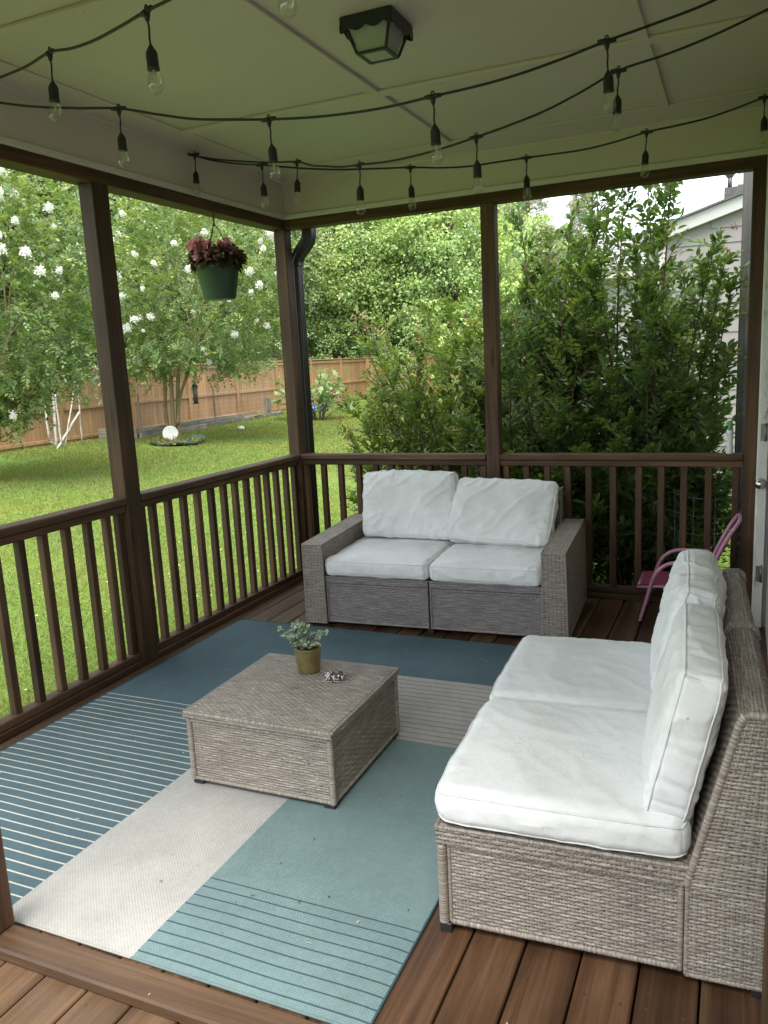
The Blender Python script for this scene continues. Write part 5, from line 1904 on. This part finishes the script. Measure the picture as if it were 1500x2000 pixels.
crape('white flowering tree in the middle of the lawn, its thin trunks in a planting ring', (-9.2, 10.1, -0.13),
      [([(0, 0, 0), (.05, .02, .9), (.02, .1, 1.8), (.0, .2, 2.6)], .058), ([(-.16, .08, 0), (-.22, .1, .9), (-.16, .12, 1.8), (-.5, .2, 2.7)], .05),
       ([(.06, .12, 0), (.13, .12, .9), (.27, .12, 1.8), (.5, .3, 2.15), (1.45, .4, 3.1)], .056), ([(.12, .06, .5), (.22, .1, 1.1), (.45, .1, 1.55), (.62, .1, 1.85), (.9, -.1, 2.4)], .042)],
      (.30, .80, 3.75), (2.45, 2.3, 2.25), 2700, 100, None,
      extra=(((1.5, .6, 1.85), (.9, .6, .35), 110), ((-.7, -.2, 1.75), (.8, .5, .3), 90), ((2.2, 1.0, 2.3), (.6, .5, .6), 60), ((.3, -.8, 2.1), (1.2, .5, .4), 120)))
crape('white flowering tree at the left picture edge, its lowest branches hanging before the fence', (-8.5, 4.3, -0.15),
      [([(0, 0, 0), (.02, .05, .8), (-.05, .1, 1.5), (-.1, .2, 2.3)], .07), ([(.12, .05, 0), (.22, .08, .8), (.35, .15, 1.5), (.6, .3, 2.4)], .06), ([(-.1, .1, 0), (-.2, .12, .8), (-.4, .2, 1.6)], .055)],
      (.30, .45, 3.25), (1.95, 1.75, 2.35), 2300, 70, None,
      extra=(((.45, .35, 1.5), (.4, .4, .45), 100), ((.05, .4, 1.1), (.35, .4, .3), 45), ((1.2, .7, 2.0), (.6, .5, .5), 90), ((1.75, .8, 3.3), (.5, .4, .6), 50)),
      gaps=(((2.0, 1.0, 5.2), (.55, .9, .9)),))

# ------------------------------------------------------------------ shrubs behind the back railing
def shrub(label, base, stems, leafL, mat, twmul=1.0, redtips=0, nl=13, rel=.50):
    """stems: list of (foot xy, tip xyz) in world metres"""
    bx, by = base
    gz = -0.42
    t = thing('tall_shrub', label, 'shrub', (bx, by, gz), 0, 'tall shrubs behind the back railing')
    o = np.array([bx, by, gz])
    st, lf, rt = MB(), MB(), MB()
    A, B_ = [], []
    for (fx, fy), tip in stems:
        f = np.array([fx, fy, gz]) - o
        tp = np.array(tip) - o
        h = tp[2]
        mid = f * .5 + tp * .5 + np.array([0, 0, .12 * h]) + .10 * rng.normal(size=3) * [1, 1, .3]
        mid[:2] = f[:2] * .62 + tp[:2] * .38 + .06 * rng.normal(size=2)
        P = catmull([f, mid, tp], 10)
        st.tube(P, np.linspace(.013, .003, len(P)), 6)
        ntw = int((5 + 9.5 * h) * twmul)
        for i in range(ntw):
            q = .16 + .84 * (i + random.random()) / ntw
            k = min(len(P) - 2, int(q * (len(P) - 1)))
            p = P[k] + (P[k + 1] - P[k]) * random.random()
            T = unit(P[k + 1] - P[k])
            r_ = unit(rng.normal(size=3) * [1, 1, .35])
            d = unit(T * random.uniform(.6, 1.35) + r_ * .85)
            L = (.13 + .36 * (1 - q) ** .8) * random.uniform(.65, 1.3)
            e = p + d * L
            if e[1] + by < 0.22:
                e[1] = .22 - by + random.random() * .05
            if abs(e[0] + bx - 2.925) < .06 and abs(e[1] + by - 1.2) < .08:
                continue
            A.append(p); B_.append(e)
            if L > .25:
                st.tube(np.stack([p, (p + e) / 2 + [0, 0, .01], e]), [.004, .003, .0012], 4)
        A.append(P[-4]); B_.append(P[-1] + unit(P[-1] - P[-4]) * .06)
        if redtips and random.random() < redtips:
            k = 26
            dd = unit(P[-1] - P[-4])
            pp = P[-1] + dd * rng.uniform(-.05, .26, k)[:, None] + .018 * rng.normal(size=(k, 3))
            add_leaves(rt, pp, unit(dd + .8 * rng.normal(size=(k, 3))), rand_dirs(k), rng.uniform(.018, .035, k), .016, rng.random(k), fine=False)
    twig_leaves(lf, np.array(A), np.array(B_), nl, leafL, rel, spread=.95, fine=True, up=.6)
    # all leaves stay outside the railing plane
    for i, v in enumerate(lf.V):
        v[:, 1] = np.maximum(v[:, 1], .17 - by)
    st.build('stems', M_STEM, t)
    lf.build('foliage', mat, t)
    if rt.n:
        tag(rt.build('flower_tips', M_RTIP, t), kind='stuff')
    return t

def clump(n, cx, cy, rx, ry, tipf):
    out = []
    for _ in range(n):
        a, r = random.random() * 6.28, math.sqrt(random.random())
        fx, fy = cx + .55 * rx * r * math.cos(a), cy + .55 * ry * r * math.sin(a)
        out.append(((fx, fy), tipf(a, r)))
    return out
def tipA(a, r):
    x = .55 + .80 * r * math.cos(a) - .12
    y = 1.75 + .95 * r * math.sin(a)
    return (x, max(.45, y), random.uniform(.2, 1.75) + .2 * (1 - r))
def tipB(a, r):
    return (1.45 + .62 * r * math.cos(a), max(.4, 1.5 + .9 * r * math.sin(a)), random.uniform(.2, 2.1) + .25 * (1 - r))
def tipC(a, r):
    return (2.28 + .62 * r * math.cos(a), max(.4, 1.45 + .9 * r * math.sin(a)), random.uniform(.2, 2.05) + .25 * (1 - r))
stA = clump(58, .6, 1.7, .8, .9, tipA) + [((.5, 1.6), (-.02, 1.5, 1.72)), ((.5, 1.7), (-.10, 1.9, 1.95)), ((.55, 1.5), (.18, 1.2, 1.70)), ((.6, 1.8), (.30, 1.9, 2.02)), ((.75, 1.8), (.85, 2.0, 2.20)),
       ((.7, 1.6), (.62, 1.7, 2.0)), ((.5, 1.4), (.02, 1.1, 1.02)), ((.45, 1.3), (-.05, 1.0, .72)), ((.4, 1.3), (-.12, 1.2, .55)), ((.4, 1.2), (.05, .8, .45)), ((.5, 1.5), (-.20, 1.6, 1.25)), ((.4, 1.2), (-.02, .9, .95)), ((.8, 1.9), (1.0, 2.1, 2.12)), ((.6, 1.5), (.25, 1.5, 1.35)), ((.6, 1.9), (.1, 2.3, 1.8))]
stB = clump(74, 1.45, 1.5, .65, .9, tipB) + clump(40, 1.45, 1.2, .62, .6, lambda a, r: (1.45 + .62 * r * math.cos(a), max(.35, 1.1 + .7 * r * math.sin(a)), random.uniform(.1, 1.1))) + [((1.5, 1.3), (1.17, 1.1, 2.25)), ((1.55, 1.4), (1.58, 1.2, 2.42)), ((1.6, 1.5), (1.30, 1.4, 2.66)), ((1.6, 1.6), (1.86, 1.4, 2.78)), ((1.7, 1.6), (1.95, 1.6, 2.92)),
       ((1.45, 1.4), (1.42, 1.6, 2.40)), ((1.6, 1.3), (1.75, 1.1, 2.50)), ((1.5, 1.5), (1.25, 1.7, 2.1)), ((1.7, 1.5), (2.02, 1.3, 2.72)), ((1.7, 1.5), (1.80, 1.3, 2.35)), ((1.8, 1.4), (1.92, 1.1, 2.2))]
stC = clump(80, 2.3, 1.45, .6, .9, tipC) + clump(48, 2.3, 1.1, .6, .5, lambda a, r: (2.28 + .60 * r * math.cos(a), max(.35, 1.0 + .6 * r * math.sin(a)), random.uniform(.1, 1.1))) + [((2.2, 1.3), (2.28, 1.1, 2.86)), ((2.15, 1.4), (2.12, 1.2, 2.74)), ((2.3, 1.3), (2.46, 1.1, 2.95)), ((2.35, 1.4), (2.50, 1.2, 3.0)), 
       ((2.5, 1.0), (2.74, .8, 2.22)), ((2.55, 1.0), (2.84, .85, 1.95)), ((2.5, 1.2), (2.80, 1.0, 2.12)), ((2.2, 1.2), (2.20, 1.0, 2.3)), ((2.5, .9), (2.86, .6, 1.5)), ((2.5, .9), (2.80, .55, 1.15))]
shrub('lighter green shrub with reddish tips behind the left part of the back railing', (.55, 1.7), stA, .056, M_SLEAF2, 1.1, .40, nl=15, rel=.48)
shrub('tall shrub with slender upright stems just right of the middle back post', (1.5, 1.5), stB, .064, M_SLEAF, .95, .12, nl=13)
shrub('tallest dark shrub reaching above the beam in front of the neighbouring siding', (2.3, 1.45), stC, .068, M_SLEAF, .95, .08, nl=12)

# fig bush
def fig():
    gz = float(ground_z(-8.7))
    t = thing('fig_bush', 'open bush with big pale lobed leaves in front of the far fence', 'bush', (-8.7, 16.4, gz))
    M_F = leafmat('fig_leaf', [(0, (.075, .17, .036)), (.6, (.115, .25, .058)), (1, (.165, .31, .085))], gain=1.25, trans=.3, rough=.5, nscale=2, shiftamt=.2)
    st, lf = MB(), MB()
    pr = []
    for k in range(5):
        a = (k - 2) * .62
        pr += [(a - .2, .48), (a, 1.0 - .10 * abs(k - 2))]
    out = [(0.0, 0.0)] + [(r * math.sin(a), .25 + r * .75 * math.cos(a)) for a, r in pr[0:]] + [(.48 * math.sin(1.5), .25 + .36 * math.cos(1.5))]
    out = np.array(out)
    for i in range(22):
        a = random.random() * 6.28
        r = random.uniform(.4, 1.5)
        tip = np.array([r * math.cos(a), r * math.sin(a) * .8, random.uniform(.85, 1.65) - .25 * r])
        P = catmull([(.1 * math.cos(a), .1 * math.sin(a), 0), tip * [.5, .5, .62], tip], 8)
        st.tube(P, np.linspace(.016, .007, len(P)), 6)
        for j in range(15):
            f = .42 + .58 * j / 14
            p = P[int(f * (len(P) - 1))] + .05 * rng.normal(size=3)
            d = unit(rng.normal(size=3) * [1, 1, .4] + [0, 0, .15])
            u = unit(np.array([0, 0, 1.0]) + .7 * rng.normal(size=3))
            s = unit(np.cross(d, u)); u = np.cross(s, d)
            L = random.uniform(.14, .25)
            V = p + d * .05 + L * (out[:, :1] * s * 1.15 + out[:, 1:] * d) - u * (.25 * L * np.abs(out[:, :1]) ** 2)
            n_ = len(V)
            lf.add(V, [(0, q, q + 1) for q in range(1, n_ - 1)], rnd=random.random())
            st.tube(np.stack([p, p + d * .05]), .003, 4)
    st.build('stems', M_BARK, t)
    lf.build('foliage', M_F, t)
fig()

# ------------------------------------------------------------------ woods behind the fence
M_D1 = leafmat('maple_leaf', [(0, (.04, .095, .022)), (.5, (.066, .138, .030)), (.85, (.10, .18, .040)), (1, (.15, .225, .055))], tcol=(1.15, 1.2, .75), gain=3.0, trans=.30, rough=.5, spec=.3, nscale=.45, shift=(1.45, 1.25, .85))
M_D2 = leafmat('oak_leaf', [(0, (.026, .062, .018)), (.5, (.045, .095, .025)), (.85, (.07, .13, .032)), (1, (.10, .165, .04))], tcol=(1.15, 1.2, .75), gain=2.7, trans=.26, rough=.5, spec=.3, nscale=.45)
M_PN = leafmat('pine_needle', [(0, (.05, .09, .03)), (.5, (.08, .13, .042)), (.85, (.115, .165, .055)), (1, (.16, .19, .085))], tcol=(1.15, 1.2, .75), gain=2.4, trans=.2, rough=.5, spec=.3, nscale=.35, shift=(1.35, 1.1, .9))
M_PBARK = plain('pine_bark', (.19, .125, .085), .9, nscale=3, namp=.4, bumpd=.03)

def decid(seed, H=12.0, Rr=3.6, n_cl=200, per=150, ls=.155, low=.10):
    r_ = np.random.default_rng(seed)
    tr, cr = MB(), MB()
    top = np.array([r_.normal() * .4, r_.normal() * .4, H * .82])
    tr.tube(catmull([(0, 0, 0), (r_.normal() * .15, r_.normal() * .15, H * .4), top], 8), np.linspace(.17, .04, 17), 9)
    zc, rz = H * (.5 + low * .5), H * (.5 - low * .5)
    d = unit(r_.normal(size=(n_cl, 3)))
    rr = .40 + .60 * r_.random(n_cl) ** .6
    # crown wider in the lower middle, irregular
    w = Rr * (1 + .28 * pnoise(d * 1.8 + seed * 7))
    Cn = np.stack([d[:, 0] * w * rr, d[:, 1] * w * rr, zc + d[:, 2] * rz * rr], 1)
    sh = 1.12 - .5 * np.clip((Cn[:, 2] / H - .4) / .6, 0, 1) ** 1.3
    Cn[:, :2] *= sh[:, None]
    cz = r_.random(n_cl)
    for i in range(0, n_cl, 3):
        a = np.array([0, 0, max(.6, Cn[i, 2] * .62)])
        tr.tube(np.stack([a, (a + Cn[i]) / 2 + [0, 0, -.15], Cn[i]]), [.035, .022, .008], 5)
    m = n_cl * per
    cl_r = (r_.uniform(.5, 1.05, n_cl) * Rr * .30)
    off = unit(r_.normal(size=(m, 3)) + [0, 0, .35]) * (r_.random(m) ** .45)[:, None] * np.repeat(cl_r, per)[:, None] * np.array([1.15, 1.15, .75])
    P = np.repeat(Cn, per, 0) + off
    outw = unit(np.repeat(unit(Cn - [0, 0, zc]), per, 0) * .7 + unit(off))
    D = unit(outw * .7 + .8 * r_.normal(size=(m, 3)) + [0, 0, -.15])
    U = unit(outw * .6 + [0, 0, .8] + .5 * r_.normal(size=(m, 3)))
    L = ls * r_.uniform(.6, 1.3, m)
    # leaves get a lighter tone towards the top of each clump
    young = np.clip(off[:, 2] / (np.repeat(cl_r, per) * .75), -1, 1)
    rn = np.clip(.30 + .28 * np.repeat(cz, per) + .18 * r_.normal(size=m) + .16 * young, 0, 1)
    add_leaves(cr, P, D, U, L, L * .72, rn, fine=False, droop=.2)
    return tr, cr

def pine(seed, H=16.0, Rr=2.6, base=.35, cone=.7, nb=150, ls=.34, tufts=7, upright=.35):
    r_ = np.random.default_rng(seed)
    tr, cr = MB(), MB()
    tr.tube(catmull([(0, 0, 0), (r_.normal() * .15, r_.normal() * .15, H * .5), (r_.normal() * .3, r_.normal() * .3, H)], 10), np.linspace(.19, .03, 21), 9)
    Ps, Ds, cs = [], [], []
    for i in range(nb):
        f = base + (1 - base) * (i + r_.random()) / nb
        a = i * 2.4 + r_.normal() * .4
        L = Rr * (1 - cone * ((f - base) / (1 - base)) ** 1.2) * r_.uniform(.5, 1.1)
        p0 = np.array([0, 0, f * H])
        d = np.array([math.cos(a), math.sin(a), r_.uniform(-.05, .5)])
        e = p0 + d * L
        tr.tube(np.stack([p0, (p0 + e) / 2 - [0, 0, .05 * L], e]), [.035, .025, .008], 4)
        for j in range(tufts):
            q = .35 + .65 * j / (tufts - 1)
            c = p0 + d * L * q + .22 * r_.normal(size=3) * L * .45
            Ps.append(c); Ds.append(unit(d * .6 + [0, 0, upright] + .4 * r_.normal(size=3))); cs.append(r_.random())
    Ps, Ds, cs = np.array(Ps), np.array(Ds), np.array(cs)
    per = 15
    m = len(Ps) * per
    D = unit(np.repeat(Ds, per, 0) * .9 + .75 * r_.normal(size=(m, 3)))
    P = np.repeat(Ps, per, 0) + D * .05 + np.repeat(Ds, per, 0) * (r_.random(m) * .25)[:, None]
    L = ls * r_.uniform(.7, 1.2, m)
    add_leaves(cr, P, D, unit(r_.normal(size=(m, 3))), L, .045, np.clip(np.repeat(cs, per) * .6 + .4 * r_.random(m), 0, 1), fine=False, droop=.05)
    return tr, cr
def meshes(b, bark, leaf):
    tr, cr = b
    return tr.mesh('trunk', bark), cr.mesh('crown', leaf)
T_MAP = [meshes(decid(s), M_BARK, M_D1) for s in (1, 2)]
T_OAK = [meshes(decid(s, 13.0, 3.9, low=.04), M_BARK, M_D2) for s in (3, 4)]
T_PIN = [meshes(pine(s), M_PBARK, M_PN) for s in (5, 6)]
T_YPN = [meshes(pine(7, 9.0, 2.6, .08, .85, 130, .36, 7, .9), M_PBARK, M_PN)]
T_BUSH = [meshes(decid(9, 4.2, 1.9, 80, 130, .14, -.08), M_BARK, M_D1)]
def tree(kind, x, y, s, label, group=None, sz=None):
    T = {'maple': T_MAP, 'oak': T_OAK, 'pine': T_PIN, 'young_pine': T_YPN, 'bush': T_BUSH}[kind]
    tr, cr = T[random.randrange(len(T))]
    name = {'maple': 'maple_tree', 'oak': 'woodland_tree', 'pine': 'pine_tree', 'young_pine': 'young_pine_tree', 'bush': 'wild_bush'}[kind]
    t = thing(name, label, 'bush' if kind == 'bush' else 'tree', (x, y, float(ground_z(x)) - .05), random.random() * 6.28, group)
    t.scale = (s, s, s if sz is None else sz)
    mk('trunk', tr, t)
    mk('crown', cr, t)
    return t
# right behind the fence in the centre opening
tree('maple', -15.2, 31.0, .98, 'bright green maple beyond the fence, just right of the bronze downspout')
tree('maple', -9.6, 31.5, 1.00, 'bright green maple beyond the fence, just left of the middle back post')
tree('maple', -12.7, 33.2, .92, 'rounded bright green maple beyond the fence, in the middle of the centre opening')
tree('oak', -13.2, 38.5, 1.0, 'darker leafy tree beyond the fence between the two bright maples')
tree('bush', -14.6, 28.9, .95, 'light green wild bush peeping over the fence beside the corner post')
tree('bush', -9.4, 28.9, 1.1, 'yellowish young bush above the shrub with reddish tips')
tree('bush', -6.6, 29.2, 1.25, 'wild bush beyond the fence hidden behind the middle back post')
tree('pine', -18.8, 46.5, 1.05, 'pale green pine standing in the gap between the bright maples')
# right opening: pines thinning out towards the sky
tree('young_pine', -6.3, 37.0, .88, 'young pine with upright light tips above the tall shrubs')
tree('young_pine', -4.6, 41.5, .80, 'second young pine, lower, in front of the grey house')
tree('pine', -10.6, 52.0, .93, 'tall pine right of the middle back post, behind the young pines')
tree('pine', -8.4, 60.0, .92, 'tall pine at the edge of the open sky, its crown thin')
tree('pine', -13.8, 58.0, 1.02, 'tall pine behind the middle back post under the beam')
tree('maple', -8.2, 44.0, .80, 'rounded light green tree behind the young pine tips')
# left: wood behind the tan fence
WL = 'dark leafy woodland tree behind the long tan fence and the white flowering trees'
WG = 'woodland trees behind the long tan fence'
for (x, y, s) in ((-17.0, 6.5, .95), (-17.5, 12.5, 1.0), (-17.2, 18.5, 1.0), (-17.0, 24.0, .95), (-22.5, 10.0, 1.15), (-23, 17.0, 1.15), (-23.5, 24.0, 1.2), (-21.5, 30.5, 1.15), (-29, 14, 1.25), (-30, 23, 1.3), (-29, 32, 1.3), (-20.0, 38.5, 1.15), (-24.0, 3.5, 1.15), (-27, 42, 1.3)):
    tree('oak', x, y, s, WL, WG)
tree('pine', -16.3, 26.6, 1.12, 'tall pine with a bare pale trunk left of the corner post')
tree('pine', -19.3, 13.8, 1.15, 'tall pine rising behind the left flowering tree near the left post')
tree('maple', -15.6, 20.5, .62, 'small light green tree just over the fence behind the lawn tree')
# far wood that reads as one mass, seen only in gaps
def far_wood():
    r_ = np.random.default_rng(44)
    m = MB()
    n = 26000
    x = r_.uniform(-70, -14, n); y = r_.uniform(30, 84, n)
    ang = r_.random(n)
    # a band of foliage along two lines: west and north
    w = r_.random(n) < .5
    x = np.where(w, -40 + r_.normal(size=n) * 1.5, r_.uniform(-45, -11, n))
    y = np.where(w, r_.uniform(-5, 75, n), 72 + r_.normal(size=n) * 1.5)
    hmax = 12 + 2.5 * pnoise(np.stack([x * .15, y * .15, x * 0], 1)) * 2
    P = np.stack([x, y, hmax * r_.random(n) ** .8], 1)
    D = unit(r_.normal(size=(n, 3)))
    add_leaves(m, P, D, unit(r_.normal(size=(n, 3)) + [0, 0, .6]), r_.uniform(.7, 1.3, n), .7, r_.random(n) * .8, fine=False)
    tag(m.build('far_wood', M_D2), 'dense far wood closing the gaps between the nearer trees', 'wood', kind='stuff')
far_wood()

# ------------------------------------------------------------------ neighbouring houses
M_LAP = plain('beige_siding', (.195, .178, .168), .6, nscale=2, namp=.05)
M_RAKE = plain('white_fascia', (.40, .385, .37), .5, nscale=3, namp=.04)
M_SHIN = plain('grey_shingle', (.09, .088, .085), .9, nscale=14, namp=.35, bumpd=.01)
def gable_house():
    x0, y0, gz = 1.93, 6.0, -0.42
    t = thing('gable_house', 'beige lap sided house end with a white rake board at the upper right', 'house', (x0, y0, gz))
    W = 7.2
    ze, sl = 3.02 - gz, .298          # eave height at the corner, slope
    pk = W / 2
    m = MB()
    def top(zt):
        lim = ze - .06
        if zt <= lim:
            return (0.0, W)
        d = (zt - lim) / sl
        return (d, W - d) if d < pk - .1 else None
    siding(m, W, 0.0, ze + pk * sl + .2, .178, .014, 0, top)
    m.add([(0, .002, 0), (W, .002, 0), (W, .002, ze - .05), (pk, .002, ze + pk * sl - .05), (0, .002, ze - .05)], [(0, 1, 2, 3, 4)], mi=0)
    m.box(0.002, .1, .01, 7, 0, ze - .08, .002)
    m.build('wall', M_LAP, t)
    m = MB(); m.box(-.02, .09, -.022, -.0145, 0, ze - .10, .002); m.build('corner_board', M_RAKE, t)
    m = MB()
    for a, b_ in (((-.28, ze - .28 * sl), (pk, ze + pk * sl)), ((W + .28, ze - .28 * sl), (pk, ze + pk * sl))):
        m.add([(a[0], -.10, a[1] - .15), (b_[0], -.10, b_[1] - .15), (b_[0], -.10, b_[1] + .0), (a[0], -.10, a[1] + .0),
               (a[0], -.06, a[1] - .15), (b_[0], -.06, b_[1] - .15), (b_[0], -.06, b_[1]), (a[0], -.06, a[1])],
              [(0, 1, 2, 3), (5, 4, 7, 6), (0, 4, 5, 1), (3, 2, 6, 7), (0, 3, 7, 4)])
        m.add([(a[0], -.06, a[1] - .15), (b_[0], -.06, b_[1] - .15), (b_[0], .03, b_[1] - .15), (a[0], .03, a[1] - .15)], [(0, 1, 2, 3)])
    m.build('rake_board', M_RAKE, t)
    m = MB()
    for a, b_ in (((-.34, ze - .34 * sl), (pk, ze + pk * sl)), ((W + .34, ze - .34 * sl), (pk, ze + pk * sl))):
        m.add([(a[0], -.14, a[1] + .004), (b_[0], -.14, b_[1] + .004), (b_[0], 7, b_[1] + .004), (a[0], 7, a[1] + .004),
               (a[0], -.14, a[1] + .03), (b_[0], -.14, b_[1] + .03), (b_[0], 7, b_[1] + .03), (a[0], 7, a[1] + .03)],
              [(3, 2, 1, 0), (4, 5, 6, 7), (0, 1, 5, 4), (2, 3, 7, 6), (0, 4, 7, 3)])
    m.build('roof', M_SHIN, t)
    # upper storey corner with its own gutter, just under the beam
    m = MB(); m.box(.74, 2.6, -.04, 1.2, ze + .26, ze + .40, .01); m.build('upper_roof_edge', M_SHIN, t)
    m = MB(); m.box(.885, 2.5, .0, 1.2, ze + .41, ze + 1.6, .004); m.build('upper_wall', M_RAKE, t)
    m = MB(); m.tube([(.80, -.02, ze + .40), (.80, -.02, ze + .52)], .028, 10); m.tube([(.80, -.02, ze + .50), (.80, -.02, ze + .54), (.80, -.02, ze + 1.6)], [.03, .06, .06], 10); m.build('upper_downspout', M_TAUPE, t)
gable_house()
def grey_house():
    t = thing('grey_house', 'grey sided house half hidden behind the tall shrubs on the right', 'house', (-1.25, 22.0, -0.42))
    M_G = plain('grey_siding', (.235, .225, .22), .6, nscale=2, namp=.05)
    m = MB(); siding(m, 9.0, 0, 4.2, .178, .014); m.box(.001, 9, .005, 8, 0, 4.2, .002); m.build('wall', M_G, t)
    m = MB(); m.box(-.35, 9.3, -.40, -.36, 4.20, 4.40, .004); m.box(-.35, 9.3, -.36, .0, 4.2, 4.22, .002); m.build('fascia', M_RAKE, t)
    m = MB()
    rows = 14
    for i in range(rows):
        a, b_ = i / rows, (i + 1) / rows
        y0, y1 = -.42 + 3.6 * a, -.42 + 3.6 * b_
        z0, z1 = 4.42 + 1.5 * a, 4.42 + 1.5 * b_ - .02
        m.add([(-.4, y0, z0 + .02), (9.4, y0, z0 + .02), (9.4, y1, z1 + .02), (-.4, y1, z1 + .02), (-.4, y0, z0 - .02), (9.4, y0, z0 - .02)], [(0, 1, 2, 3), (4, 5, 1, 0)], rnd=random.random())
    m.build('roof', plain('pale_shingle', (.20, .195, .19), .85, nscale=10, namp=.25), t)
    m = MB(); m.box(.9, 2.0, -.04, -.016, 1.6, 3.2, .004); w = m.build('window', M_RAKE, t)
    m = MB(); m.box(1.0, 1.9, -.05, -.042, 1.7, 3.1, .001); m.build('pane', plain('window_glass', (.05, .06, .07), .08), w)
grey_house()
